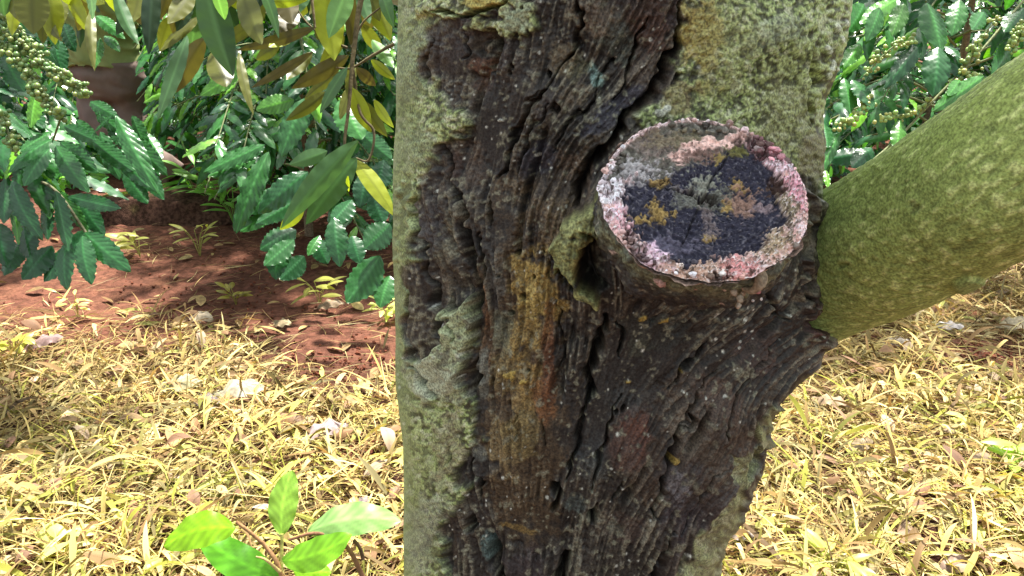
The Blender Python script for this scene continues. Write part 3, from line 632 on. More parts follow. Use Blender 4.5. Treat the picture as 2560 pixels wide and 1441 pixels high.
def coffee_bush(name, label, x, y, h, rad, nb, seed, group, hero=False, cull=None, leaf=.17, berries=True, zlo=.25, tone=None, extra=None, azr=None, dark=1.0):
    global rng
    keep = rng; rng = np.random.default_rng(seed)
    root = empty(name, (x, y, 0), label, 'bush', group)
    st = MB(); st.tube(spline([(x, y, -.03), (x+.03, y-.02, h*.5), (x-.02, y, h)], 12), np.linspace(.025, .008, 12), 8, (.20, .15, .10), rough=.2)
    br = MB(); fo = MB(); be = MB()
    BS, DR, LL = [], [], []
    for k in range(nb):
        z0 = zlo+(h-zlo)*((k+.5)/nb)**.9; az = rng.uniform(0, 2*np.pi) if azr is None else rng.uniform(*azr)
        R = rad*(1-.25*(z0/h)**2)*rng.uniform(.75, 1.1)
        o = np.array([math.cos(az), math.sin(az), 0])
        p0 = np.array([x, y, z0]); up_ = rng.uniform(.02, .16); dn = rng.uniform(.10, .38)
        pts = spline([p0, p0+o*R*.35+[0, 0, up_*.8], p0+o*R*.7+[0, 0, up_*.6-dn*.3], p0+o*R+[0, 0, up_*.2-dn]], 14)
        if pts[:, 2].min() < .06: pts[:, 2] = np.maximum(pts[:, 2], .06)
        if cull is not None:
            bx_, by_ = project(pts[8:]); 
            if (~cull(bx_, by_, pts[8:])).mean() > .3: continue
        br.tube(pts, np.linspace(.006, .0025, 14), 5, (.17, .20, .09))
        nn = int(R/.075); side = np.cross(o, [0, 0, 1.])
        for j in range(nn):
            t = .25+.75*(j+rng.uniform(0, .6))/nn; i = min(t, 1)*13; i0 = int(min(i, 12)); q = pts[i0]+(pts[i0+1]-pts[i0])*(i-i0)
            for sg in (1, -1):
                d = norm(o*rng.uniform(.35, .9)+side*sg*rng.uniform(.5, 1)+np.array([0, 0, -rng.uniform(.3, 1.3)]))
                BS.append(q); DR.append(d); LL.append(leaf*rng.uniform(.65, 1.15))
            if berries and rng.random() < .55 and t < .9:
                for _ in range(rng.integers(5, 11)):
                    be_c = q+rng.normal(0, .012, 3); ball(be, be_c, rng.uniform(.0045, .0065), np.array([.16, .26, .07])*rng.uniform(.7, 1.3), seg=6, rings=4)
        for _ in range(2):
            BS.append(pts[-1]); DR.append(norm(o*rng.uniform(.3, 1)+side*rng.uniform(-.6, .6)+np.array([0, 0, -.8]))); LL.append(leaf)
    BS, DR, LL = np.array(BS), np.array(DR), np.array(LL)
    if cull is not None:
        px_, py_ = project(BS+DR*LL[:, None]*.6); kp = cull(px_, py_, BS); BS, DR, LL = BS[kp], DR[kp], LL[kp]
    low = BS[:, 2]+DR[:, 2]*LL < .02; DR[low, 2] *= .2
    coffee_leaf_random(fo, BS, norm(DR), LL, hero, tone)
    if extra: extra(fo, be, br)
    st.build('stem', M_twig, root); br.build('branch', M_twig, root); fo.build('foliage', M_coffee, root)
    if be.n: be.build('berries', M_berry, root)
    rng = keep
    return root

def hero_leaves(lst, depth, n_up=.55):
    """(bx, by, tx, ty, width, tone, depth offset)"""
    def f(fo):
        for bx, by, tx, ty, wd, tn_, dd in lst:
            d0 = depth+dd; b = P(bx, by, d0); t = P(tx, ty, d0-.05)
            c = COF*(1-tn_)+COF2*tn_ if tn_ <= 1 else COF2*(2-tn_)+COF3*(tn_-1)
            nn = norm(np.array([rng.uniform(-.35, .35), -1.0, n_up+rng.uniform(-.2, .5)]))
            leaf_block(fo, b, t, nn, wd/FPX*d0, c*rng.uniform(.85, 1.15), 40, 10, a=.92, b=.72, arch=rng.uniform(.0, .10), fold=rng.uniform(.1, .3), veins=float(rng.integers(9, 12)), vamp=.015, wave=.010, jag=.07, rib=1.7)
    return f
def berry_strand(be, br, pts, depth, n, r=6.0, spread=12, c=(.17, .27, .08)):
    q = spline([P(a, b, depth) for a, b in pts], 40); br.tube(q, .003, 6, (.15, .19, .08))
    for k in range(n):
        o = q[rng.integers(0, 39)]; cl = np.round(rng.uniform(0, 1)*1)
        d = rng.normal(0, spread/FPX*depth*.55, 3)
        ball(be, o+d, r/FPX*depth*rng.uniform(.6, 1.25), np.array(c)*rng.uniform(.6, 1.3)*np.array([rng.uniform(.8, 1.3), 1, 1]), seg=9, rings=6)

PERS = (150, 40, 345, 330)
def cull_left(px_, py_, B):
    return ~((px_ > 150) & (px_ < 400) & (py_ < 300)) & ~((px_ > 390) & (px_ < 1000)) & ~((py_ > 520) & (px_ > 200)) & ~((py_ > 640)) 
def extra_left(fo, be, br):
    hero_leaves([(240, 40, 312, 98, 34, 1.0, .5), (250, 95, 236, 172, 30, 1.1, .5), (262, 90, 300, 130, 26, .9, .5), (160, 60, 190, 130, 40, .1, .5), (140, 100, 160, 190, 50, .1, .45), (133, 348, 22, 432, 46, .4, 0), (125, 371, 60, 466, 52, .4, -.03), (140, 365, 222, 482, 52, .5, -.02), (150, 355, 245, 430, 44, .4, .02), (128, 330, 50, 380, 44, .6, .03),
                 (100, 215, 78, 320, 60, 1.6, .05), (290, 290, 395, 485, 50, .5, -.05), (160, 315, 240, 352, 38, .3, 0), (225, 255, 300, 300, 34, .4, .1), (230, 350, 335, 430, 46, .4, .05), (235, 330, 285, 285, 16, .3, -.05),
                 (280, 370, 372, 470, 44, .3, .06), (190, 300, 260, 380, 40, .5, .1), (15, 440, 10, 560, 44, .2, 0), (30, 452, 108, 602, 52, .2, -.03), (38, 460, 46, 612, 32, 1.3, .02), (60, 440, 150, 500, 46, .2, .05),
                 (140, 478, 172, 628, 46, .3, -.04), (150, 478, 222, 585, 36, 1.0, .03), (170, 492, 302, 522, 42, .2, -.02), (200, 500, 262, 590, 50, .1, .06), (110, 500, 120, 600, 44, .1, .08),
                 (212, 582, 328, 680, 58, .25, -.05), (205, 590, 230, 712, 52, .25, -.08), (170, 600, 168, 726, 54, .15, -.03), (130, 615, 55, 700, 64, .05, .08), (185, 610, 110, 705, 56, .05, .1), (225, 570, 160, 660, 50, .05, .12),
                 (0, 560, 20, 670, 60, 0, .1), (60, 560, 80, 650, 60, 0, .14), (0, 330, 40, 400, 50, .1, .1), (320, 380, 400, 440, 36, .3, .15), (60, 600, 10, 690, 70, 0, .2),
                 (10, 130, 60, 230, 60, .4, .2), (300, 310, 350, 420, 46, .5, .1), (330, 340, 420, 440, 44, .6, .12), (270, 300, 330, 380, 44, .4, .14), (340, 400, 410, 500, 44, .3, .1), (250, 330, 300, 450, 46, .3, .12), (310, 430, 370, 510, 44, .2, .16), (360, 330, 405, 400, 36, .8, .2), (240, 270, 300, 330, 40, .5, .16), (330, 290, 372, 380, 40, .6, .2), (0, 200, 20, 330, 50, .2, .2), (60, 260, 110, 330, 50, .2, .25)], 2.1)(fo)
    for pts, n, r in [([(-20, 60), (60, 110), (120, 165), (170, 205), (225, 238)], 210, 6.2), ([(40, 130), (80, 200), (110, 250), (155, 290)], 120, 6.6), ([(-10, 100), (30, 150), (90, 200)], 60, 6), ([(0, 280), (20, 330), (30, 380)], 50, 6.5), ([(-10, 20), (40, 60), (90, 130)], 60, 5.5)]:
        berry_strand(be, br, pts, 2.02, n, r, 15)
    br.tube(spline([P(155, 285, 2.02), P(140, 330, 2.08), P(133, 350, 2.1)], 8), .003, 6, (.15, .19, .08))
    br.tube(spline([P(-120, 380, 2.3), P(60, 440, 2.15), P(140, 478, 2.1), P(215, 582, 2.08)], 20), .004, 6, (.13, .13, .07))
GR = 'coffee bushes along the plot'
coffee_bush('coffee_bush', 'dark green coffee bush at far left laden with strings of green berries', -2.3, 2.8, 1.9, 1.25, 60, 11, GR, True, cull_left, .17, True, .35, None, extra_left)

def cull_mid(px_, py_, B):
    return ~((px_ < 352) & (py_ < 340)) & ~((px_ < 600) & (py_ > 470)) & ~((px_ > 930) & (py_ > 640)) & ~(py_ > 600) & ~((px_ < 440) & (py_ > 340))
def extra_mid(fo, be, br):
    hero_leaves([(662, 362, 508, 432, 42, .6, 0), (662, 368, 560, 425, 36, .3, .05), (672, 380, 590, 585, 56, .7, -.05), (765, 245, 703, 392, 66, .5, -.3), (850, 250, 905, 350, 78, .9, -.3), (735, 250, 640, 275, 50, 1.4, .1),
                 (640, 400, 520, 440, 40, .8, .02), (770, 430, 645, 535, 62, .2, -.1), (745, 500, 640, 560, 50, .3, -.05), (700, 470, 610, 540, 48, .4, 0), (690, 530, 600, 580, 40, .8, 0),
                 (740, 575, 650, 625, 66, .3, -.1), (700, 600, 690, 700, 60, .2, -.1), (735, 600, 660, 665, 56, .5, -.15), (835, 545, 850, 668, 56, .2, -.1), (880, 500, 830, 560, 60, .2, 0),
                 (975, 560, 912, 622, 70, .3, -.1), (950, 640, 866, 758, 84, .4, -.1), (975, 690, 950, 770, 60, .6, -.1), (930, 480, 960, 560, 60, .05, .1), (800, 590, 770, 640, 30, .9, .05), (880, 590, 900, 660, 50, .05, .1),
                 (640, 470, 585, 580, 44, .5, .05), (790, 600, 820, 660, 50, .1, .1), (920, 430, 900, 520, 56, .05, .2), (960, 400, 940, 480, 60, .05, .2), (560, 330, 500, 380, 40, 1.2, .3), (760, 640, 700, 700, 60, .1, .05),
                 (740, 320, 640, 350, 36, 1.0, .2), (690, 300, 600, 335, 36, 1.3, .2), (640, 250, 540, 300, 40, 1.2, .2), (600, 180, 500, 240, 40, 1.5, .2), (900, 330, 980, 400, 50, .3, .1)], 2.9)(fo)
coffee_bush('coffee_bush', 'bushy coffee plant left of the trunk with glossy drooping leaves', -1.1, 3.95, 1.75, 1.05, 170, 23, GR, False, cull_mid, .15, True, .2, None, extra_mid)
def cull_right(px_, py_, B): return ~(py_ > 500)
def extra_right(fo, be, br):
    hero_leaves([(2318, 8, 2352, 128, 84, .9, 0), (2345, 118, 2332, 242, 66, .25, -.05), (2305, 105, 2212, 222, 44, .2, -.02), (2355, 125, 2412, 198, 46, .15, 0), (2360, 115, 2400, 145, 30, .3, 0), (2200, 20, 2165, 105, 44, .8, .05),
                 (2160, 10, 2120, 80, 60, .8, .1), (2260, 10, 2230, 90, 44, 1.3, .05), (2240, 0, 2150, 60, 46, 1.3, .1), (2110, 195, 2125, 285, 40, .9, 0), (2130, 200, 2185, 270, 50, .4, -.02), (2400, 0, 2380, 90, 50, .9, .05),
                 (2560, 20, 2510, 80, 50, .6, 0), (2460, 30, 2430, 75, 40, .5, 0), (2100, 330, 2045, 440, 30, 1.0, -.02), (2065, 400, 2180, 385, 50, .05, .05), (2180, 370, 2130, 420, 50, .1, 0), (2250, 300, 2240, 380, 36, 1.3, -.05),
                 (2460, 190, 2330, 280, 44, 1.1, -.1), (2400, 200, 2370, 240, 30, 1.1, -.1), (2060, 310, 2070, 370, 40, .4, 0), (2150, 110, 2110, 170, 40, 1.2, .1), (2060, 420, 2072, 478, 16, 1.9, -.05), (2540, 90, 2480, 190, 50, .8, .0)], 2.6)(fo)
    for pts, n, r in [([(2500, 40), (2450, 100), (2430, 140), (2400, 200)], 60, 5.5), ([(2560, 60), (2530, 120)], 60, 5.5), ([(2330, 250), (2290, 280), (2240, 290), (2200, 300)], 46, 5), ([(2180, 250), (2140, 290), (2090, 325)], 50, 5.5), ([(2290, 100), (2230, 120), (2160, 190)], 60, 5), ([(2440, 190), (2420, 220)], 40, 6)]:
        berry_strand(be, br, pts, 2.55, n, r, 13, (.30, .40, .12))
    br.tube(spline([P(2560, 0, 2.6), P(2450, 130, 2.58), P(2330, 255, 2.56), P(2240, 350, 2.55), P(2120, 455, 2.5)], 24), .0045, 6, (.22, .25, .12))
coffee_bush('coffee_bush', 'coffee bush right of the trunk with pale berries above the limb', 1.95, 3.5, 1.9, 1.0, 40, 31, GR, False, cull_right, .17, True, .35, None, extra_right)
coffee_bush('coffee_bush', 'coffee bush right beside the standing person, sunlit leaves', -1.75, 5.0, 1.7, .95, 80, 29, GR, False, lambda a, b, B: ~((a < 352) & (b < 360)) & ~((a < 470) & (b > 340)) & (b < 460), .16, True, .3, rng.uniform(.5, 1.0))
FAR = [(-3.3, 6.1, 'bright coffee bush far behind the standing person'), (-1.75, 6.3, 'far coffee bush in the gap above the mossy earth bank'), (-.1, 6.0, 'far coffee bush hidden mostly by the trunk'),
       (1.5, 6.2, 'far coffee bush just right of the trunk'), (3.1, 5.8, 'far coffee bush at the right picture edge'),
       (-4.6, 8.4, 'most distant coffee bush at the left edge'), (-2.6, 8.8, 'most distant coffee bush behind the person'), (-.7, 8.8, 'most distant coffee bush left of the trunk top'), (2.4, 8.6, 'most distant coffee bush between trunk and limb'), (4.6, 8.4, 'most distant coffee bush at the right edge')]
for k, (bx, by, lb_) in enumerate(FAR):
    coffee_bush('coffee_bush', lb_, bx, by, 2.2, 1.25, 78, 60+k, GR, False, None, .21, False, .15)
coffee_bush('coffee_bush', 'shaded coffee bush behind the trunk and limb', .75, 4.3, 1.7, .9, 30, 77, GR, False, None, .18, False, .2)

cw, ct, cpos, dv_, N = CROWN
leaf_block(cw, cpos, cpos+dv_*rng.uniform(.12, .17, (N, 1)), norm(np.array([0, 0, 1.])+.7*rand_unit(N)), rng.uniform(.045, .06, N), np.array([.05, .12, .035])*rng.uniform(.7, 1.4, (N, 1)), 6, 2, arch=.05, fold=.2)
cr_o = ct.build('crown', M_twig, tree); cw.build('foliage', M_durian, cr_o)

# ------------------------------------------------------------------ drooping durian sprays
OL = (.125, .140, .022); YG = (.30, .36, .03); DG = (.045, .10, .045); BR = (.095, .082, .024); TG = (.075, .17, .07); GG = (.14, .30, .09); VD = (.016, .040, .016)
def spray(lst, depth, twigs, label):
    xs = [l[0] for l in lst]; lst = list(lst)
    for k in range(16):
        x = rng.uniform(min(xs), max(xs)); yb = rng.uniform(-90, -10); ln = rng.uniform(90, 150); an = rng.normal(0, .5)
        lst.append((x, yb, x+ln*math.sin(an), yb+ln*math.cos(an), rng.uniform(36, 60), [OL, YG, BR, TG, OL, VD, DG][rng.integers(0, 7)], rng.uniform(.06, .16)))
    base = P(*twigs[0][0][0], depth+twigs[0][1])
    tw = MB(); fo = MB()
    for pts, dd, r in twigs:
        q = spline([P(a, b, depth+dd) for a, b in pts], 24); tw.tube(q, np.linspace(r, r*.5, 24), 7, (.13, .105, .05), rough=.15)
    t_o = tw.build('leafy_branch', M_twig, tree); tag(t_o, label)
    for bx, by, tx, ty, wd, c, dd in lst:
        d0 = depth+dd; b = P(bx, by, d0); t = P(tx, ty, d0+rng.uniform(-.04, .04))
        nn = norm(np.array([rng.uniform(-.5, .5), -1.0, rng.uniform(-.2, .5)]))
        leaf_block(fo, b, t, nn, wd/FPX*d0, np.array(c)*rng.uniform(.9, 1.12), 26, 8, a=.86, b=.80, arch=rng.uniform(-.03, .08), fold=rng.uniform(.05, .30), veins=float(rng.integers(10, 14)), vamp=.0012, wave=.006, rib=.75 if c in (OL, YG, BR) else 1.5, side=rng.uniform(-.04, .04))
    fo.build('foliage', M_durian, t_o)
spray([(80, -40, 84, 86, 78, OL, 0), (125, -30, 138, 112, 60, YG, .04), (20, -40, 60, 60, 60, OL, .05), (150, -40, 200, 20, 50, YG, .02), (190, -30, 262, 10, 46, YG, .04), (160, -30, 232, 90, 50, YG, .05), (230, 20, 237, 178, 26, OL, -.02),
       (215, -60, 232, 52, 36, GG, -.04), (260, -40, 300, 40, 50, YG, .03), (286, -30, 347, 112, 34, TG, -.02), (350, -50, 325, 62, 50, OL, .04), (310, -60, 342, 30, 40, OL, .05), (385, -60, 372, 138, 44, VD, 0), (420, -60, 398, 50, 40, BR, .06),
       (100, 20, 150, 100, 34, OL, .06), (0, -40, 10, 40, 50, TG, .03), (60, -40, 30, 90, 40, YG, .08), (340, -40, 370, 30, 40, YG, .08)],
      1.0, [([(900, -330), (600, -200), (260, -110), (-60, -80)], 0, .007), ([(260, -110), (230, -30), (228, 20)], 0, .003), ([(100, -95), (90, -50), (80, -30)], 0, .003)], 'leafy branch end drooping in front of the person')
spray([(512, -60, 583, 192, 84, DG, -.05), (450, -60, 432, 84, 52, BR, .03), (512, 95, 440, 232, 56, BR, .02), (468, 90, 394, 300, 44, TG, .0), (530, 130, 566, 218, 62, OL, .03), (480, -30, 420, 60, 50, OL, .05), (540, -30, 562, 50, 46, GG, -.08),
       (600, -40, 655, 112, 62, OL, .0), (640, -60, 697, 96, 38, TG, -.03), (598, 130, 634, 288, 24, OL, -.02), (700, -40, 730, 60, 60, BR, .05), (660, 5, 770, 0, 30, YG, .02), (790, 68, 590, 126, 30, BR, .02), (782, 130, 628, 220, 24, BR, .03),
       (740, 20, 700, 90, 50, BR, .08), (730, 80, 672, 118, 40, YG, .05), (560, -40, 610, 30, 40, YG, .08), (430, 40, 400, 130, 40, OL, .1), (500, 40, 400, 130, 34, OL, .08), (760, -40, 735, 40, 50, TG, .06), (640, 60, 560, 110, 40, OL, .09), (700, 110, 640, 150, 36, OL, .09)],
      1.02, [([(950, -300), (800, -180), (620, -110), (470, -90)], 0, .006), ([(560, -100), (540, 20), (515, 95)], .02, .003), ([(760, -160), (780, 0), (788, 70)], .02, .003)], 'leafy branch of bronze backed leaves hanging at the top')
spray([(822, -50, 836, 152, 80, YG, .0), (872, -40, 822, 96, 60, GG, -.04), (872, 140, 728, 222, 44, BR, .03), (815, 230, 714, 302, 34, OL, .0), (868, 168, 800, 284, 38, TG, -.02), (928, 150, 988, 200, 26, YG, 0), (880, 220, 928, 332, 44, YG, .0),
       (900, 250, 968, 342, 40, OL, .03), (895, 352, 702, 572, 60, TG, -.06), (892, 396, 765, 562, 70, (.06, .15, .05), -.03), (884, 398, 990, 545, 44, YG, .02), (818, 378, 722, 412, 40, TG, .02), (880, 150, 870, 250, 30, OL, .03), (930, 100, 985, 170, 34, GG, .04),
       (905, 60, 960, 140, 40, OL, .05), (760, 520, 700, 575, 34, YG, .02), (900, -40, 925, 60, 36, TG, .05), (950, -40, 985, 70, 40, TG, .03), (850, 180, 760, 250, 30, OL, .05), (890, 200, 850, 300, 36, OL, .06), (905, 300, 985, 330, 26, GG, .06),
       (870, 440, 872, 480, 12, YG, -.05), (935, 250, 985, 320, 26, YG, .02), (890, 170, 940, 215, 30, BR, .0), (860, 90, 800, 160, 36, OL, .08), (780, 130, 715, 200, 34, OL, .1)],
      1.05, [([(1020, -300), (960, -120), (905, -10), (880, 165)], 0, .006), ([(880, 165), (872, 270), (862, 350), (866, 400)], 0, .003), ([(880, 165), (900, 280), (935, 330), (922, 400), (890, 396)], .01, .0025), ([(985, 110), (930, 140), (880, 170), (840, 170)], .02, .0025), ([(880, 120), (905, 60), (950, 20)], .01, .002), ([(868, 120), (820, 100), (770, 60), (740, 20)], .02, .002)],
      'leafy branch hanging against the left side of the trunk')

# ------------------------------------------------------------------ sapling in front
SD = 1.22
sb = G(760, 1720); sapl = empty('sapling', (float(P(700, 1441, SD)[0]), float(P(700, 1441, SD)[1]), 0), 'young seedling with large lime green leaves at the bottom left of the trunk', 'seedling')
stm = MB(); b0 = P(704, 1441, SD)
stm.tube(spline([(b0[0]+.02, b0[1]+.02, -.02), (b0[0]+.01, b0[1], .15), b0, P(668, 1372, SD), P(630, 1335, SD-.01), P(590, 1305, SD-.02)], 40), np.linspace(.0045, .0026, 40), 8, (.36, .20, .09), rough=.1)
stm.tube(spline([(b0[0]+.11, b0[1]+.03, -.02), P(925, 1500, SD), P(906, 1441, SD), P(862, 1362, SD-.01), P(792, 1334, SD-.02), P(722, 1350, SD-.01)], 40), np.linspace(.0052, .0022, 40), 8, (.26, .13, .07), rough=.12)
stm.tube(spline([P(908, 1400, SD), P(900, 1370, SD), P(884, 1350, SD)], 8), .0028, 7, (.13, .07, .05), rough=.3)
stm.tube(spline([P(704, 1441, SD), P(704, 1390, SD), P(705, 1335, SD)], 8), .0028, 7, (.45, .45, .12))
stm.tube(spline([P(700, 1430, SD-.02), P(665, 1400, SD-.03), P(640, 1392, SD-.03)], 8), np.linspace(.003, .0012, 8), 7, (.55, .42, .16))
stm.build('stem', M_twig, sapl)
for bx, by, tx, ty, wd, c, dd, dt, ar, sd_ in [(588, 1322, 410, 1368, 92, (.20, .42, .01), -.02, 0, .06, -.10), (698, 1450, 497, 1342, 88, (.10, .33, .02), .02, 0, .04, .03), (704, 1338, 730, 1176, 74, (.24, .46, .06), .0, .03, .05, .05),
                                         (706, 1402, 880, 1338, 80, (.17, .42, .02), -.03, -.02, .05, -.08), (770, 1330, 1003, 1304, 84, (.26, .48, .16), -.01, 0, .10, .06), (735, 1430, 828, 1432, 56, (.20, .45, .02), .01, 0, .05, 0), (560, 1338, 640, 1500, 60, (.12, .36, .03), .04, 0, .04, 0)]:
    m = MB(); leaf_block(m, P(bx, by, SD+dd), P(tx, ty, SD+dd+dt), norm(np.array([.1, -.7, 1.0])), wd/FPX*SD, c, 34, 10, a=.95, b=.62, arch=ar, fold=.10, veins=7., vamp=.0021, wave=.02, rib=1.45, side=sd_)
    m.build('leaf', M_sap, sapl)

# ------------------------------------------------------------------ dry grass
def blades(mb, base, az, L, wd, rise, droop, col, nt=6, fold=.3):
    N = len(base); t = np.linspace(0, 1, nt+1)[None, :]
    o = np.stack([np.cos(az), np.sin(az), 0*az], -1); sdv = np.stack([-np.sin(az), np.cos(az), 0*az], -1)
    hz = (L*np.cos(rise))[:, None]*t; vt = (L*np.sin(rise))[:, None]*t-(droop*L)[:, None]*t**2
    curv = (rng.normal(0, .18, N)*L)[:, None]*t**2
    cen = base[:, None]+o[:, None]*hz[..., None]+sdv[:, None]*curv[..., None]; cen[..., 2] += vt
    gz = ground_z(cen[..., 0], cen[..., 1])+.004; cen[..., 2] = np.maximum(cen[..., 2], gz+rng.uniform(0, .02, N)[:, None])
    hw = (wd/2)[:, None]*np.sin(np.pi*np.clip(t, .03, .99)**.75)**.8
    tw = rng.uniform(-.9, .9, N)[:, None]+rng.normal(0, .5, N)[:, None]*t
    sv = sdv[:, None]*np.cos(tw)[..., None]+np.array([0, 0, 1.])*np.sin(tw)[..., None]
    up_ = np.cross(o[:, None]*np.ones_like(sv), sv)
    V = np.stack([cen-sv*hw[..., None], cen-np.abs(up_)*(fold*hw)[..., None]*np.array([.3, .3, 1]), cen+sv*hw[..., None]], 2)
    c = np.broadcast_to(col[:, None, None], V.shape)*(1-.12*(np.arange(3) == 1))[None, None, :, None]
    k = (nt+1)*3; idx = np.arange(k).reshape(nt+1, 3); f = np.stack([idx[:-1, :-1], idx[:-1, 1:], idx[1:, 1:], idx[1:, :-1]], -1).reshape(-1, 4)
    mb.add(V.reshape(-1, 3), (f[None]+(np.arange(N)*k)[:, None, None]).reshape(-1, 4), c.reshape(-1, 3))
STRAW = np.array([.84, .77, .58])*np.array([[.60, .50, .25], [.66, .57, .26], [.52, .39, .20], [.64, .62, .20], [.48, .53, .12], [.38, .26, .14], [.70, .65, .38]])
def dens(px_, py_, p):
    n = .5+.5*fbm(p, 1.7, 3, 91); n2 = .5+.5*fbm(p, 5, 2, 17)
    left = sstep(750, 960, py_-110*sstep(450, 900, px_)+120*(n-.5)+40*(n2-.5))
    right = np.where(px_ > 1800, sstep(560, 700, py_+100*(n-.5)), left)
    d = np.where(px_ > 1500, right, left)
    d = d*(1-np.exp(-((((px_-2480)/170)**2+((py_-900)/75)**2)**1.5)))*(1-.92*np.exp(-(((px_-870)/160)**2+((py_-880)/130)**2)))*(1-.6*np.exp(-(((px_-420)/120)**2+((py_-1110)/30)**2)))*(1-.5*np.exp(-(((px_-900)/60)**2+((py_-1170)/40)**2)))
    return d*(.55+.75*n2)
def scatter(n, f=None, ylo=.9, yhi=4.2):
    p = np.stack([rng.uniform(-2.6, 2.6, n), rng.uniform(ylo, yhi, n), np.zeros(n)], -1)
    px_, py_ = project(p); kp = rng.random(n) < dens(px_, py_, p); kp &= (px_ > -500) & (px_ < 3060)
    p = p[kp]; px_ = px_[kp]; py_ = py_[kp]; p[:, 2] = ground_z(p[:, 0], p[:, 1]); return p, px_, py_
gr = MB()
p, px_, py_ = scatter(46000, None, 1.0, 3.6); N = len(p)
gy_ = np.clip((py_-820)/400, 0, 1)*np.clip(.6+.6*fbm(p, 1.2, 2, 4), 0, 1)
ci = np.where(rng.random(N) < gy_*.75, rng.choice([3, 4, 1, 6], N), rng.choice([0, 1, 2, 5, 6], N))
p[:, 2] += rng.uniform(0, .035, N)
blades(gr, p, rng.uniform(0, 6.28, N), rng.uniform(.07, .20, N), rng.choice([.0028, .005, .0085, .013], N, p=[.34, .32, .23, .11])*rng.uniform(.8, 1.3, N), rng.uniform(.0, 1.15, N), rng.uniform(.2, .9, N), STRAW[ci]*rng.uniform(.3, 1.2, (N, 1))*(1+.6*fbm(p, 6, 2, 66))[:, None])
p, px_, py_ = scatter(20000); N = len(p); p[:, 2] += rng.uniform(0, .03, N)
blades(gr, p, rng.uniform(0, 6.28, N), rng.uniform(.10, .26, N), rng.uniform(.0012, .0024, N), rng.uniform(-.02, .25, N), rng.uniform(.0, .25, N), STRAW[rng.choice([0, 2, 6, 5], N)]*rng.uniform(.75, 1.1, (N, 1)), nt=4, fold=.8)
p, px_, py_ = scatter(2200); N = len(p); p[:, 2] += .015
leaf_az = rng.uniform(0, 6.28, N)
blades(gr, p, leaf_az, rng.uniform(.07, .15, N), rng.uniform(.012, .020, N), rng.uniform(.1, .8, N), rng.uniform(.3, .9, N), np.where((rng.random((N, 1)) < .55), np.array([.46, .48, .13]), np.array([.50, .40, .22]))*rng.uniform(.8, 1.15, (N, 1)), nt=8, fold=.25)
p, px_, py_ = scatter(1500); N = len(p); p[:, 2] += rng.uniform(.01, .04, N); a2 = rng.uniform(0, 6.28, N); Ls = rng.uniform(.04, .085, N)
leaf_block(gr, p, p+np.stack([np.cos(a2), np.sin(a2), rng.uniform(-.1, .5, N)], -1)*Ls[:, None], norm(np.array([0, -.2, 1.])+.6*rand_unit(N)), Ls*rng.uniform(.3, .5, N), np.array([[.34, .20, .10], [.42, .28, .14], [.26, .15, .09], [.50, .38, .26]])[rng.integers(0, 4, N)]*rng.uniform(.6, 1.1, (N, 1)), 8, 4, arch=rng.uniform(.05, .3, N), fold=rng.uniform(-.3, .6, N), rib=.8)
tag(gr.build('dry_grass', M_straw), 'bleached yellow dying grass and straw covering the ground', 'grass', kind='stuff')
# undergrowth between the far bushes
ug = MB(); n = 9000; p = np.stack([rng.uniform(-7, 7, n), rng.uniform(4.9, 12, n), np.zeros(n)], -1); p[:, 2] = ground_z(p[:, 0], p[:, 1])+rng.uniform(0, .35, n)
a2 = rng.uniform(0, 6.28, n); Ls = rng.uniform(.10, .22, n)
leaf_block(ug, p, p+np.stack([np.cos(a2)*.7, np.sin(a2)*.7, rng.uniform(-.2, .8, n)], -1)*Ls[:, None], norm(np.array([0, -.4, 1.])+.5*rand_unit(n)), Ls*.35, np.where(rng.random((n, 1)) < .2, COF3, COF2)*rng.uniform(.5, 1.1, (n, 1)), 6, 2, arch=.1, fold=.2)
tag(ug.build('undergrowth', M_coffee), 'low green undergrowth on the ground between the far bushes', 'undergrowth', kind='stuff')
# thin straw over the bare soil, and small crumbs of litter
lt = MB(); n = 11000; p = np.stack([rng.uniform(-3, 3, n), rng.uniform(1.3, 5.2, n), np.zeros(n)], -1); kp = rng.random(n) < (.10+.9*sstep(-.05, .45, fbm(p, 2.2, 3, 8))); p = p[kp]
N = len(p); p[:, 2] = ground_z(p[:, 0], p[:, 1])+.008
blades(lt, p, rng.normal(.25, .9, N)+np.pi*rng.integers(0, 2, N), rng.uniform(.03, .20, N), rng.uniform(.0015, .0035, N), rng.uniform(-.02, .15, N), rng.uniform(0, .12, N), STRAW[rng.choice([0, 2, 5, 6], N)]*rng.uniform(.5, 1.0, (N, 1)), nt=4)
n = 600; p = np.stack([rng.uniform(-3, 3, n), rng.uniform(1.0, 5.2, n), np.zeros(n)], -1); p[:, 2] = ground_z(p[:, 0], p[:, 1])+.012
a2 = rng.uniform(0, 6.28, n); Ls = rng.uniform(.03, .085, n); tp = p+np.stack([np.cos(a2), np.sin(a2), rng.uniform(-.05, .25, n)], -1)*Ls[:, None]
leaf_block(lt, p, tp, norm(np.array([0, 0, 1.])+.5*rand_unit(n)), Ls*rng.uniform(.3, .5, n), STRAW[rng.choice([0, 2, 5, 2], n)]*rng.uniform(.6, 1.0, (n, 1)), 7, 4, arch=rng.uniform(.02, .2, n), fold=rng.uniform(-.3, .4, n), rib=.8)
tag(lt.build('leaf_litter', M_dry), 'scattered straw stalks and small dead leaves on the red soil', 'litter', kind='stuff')
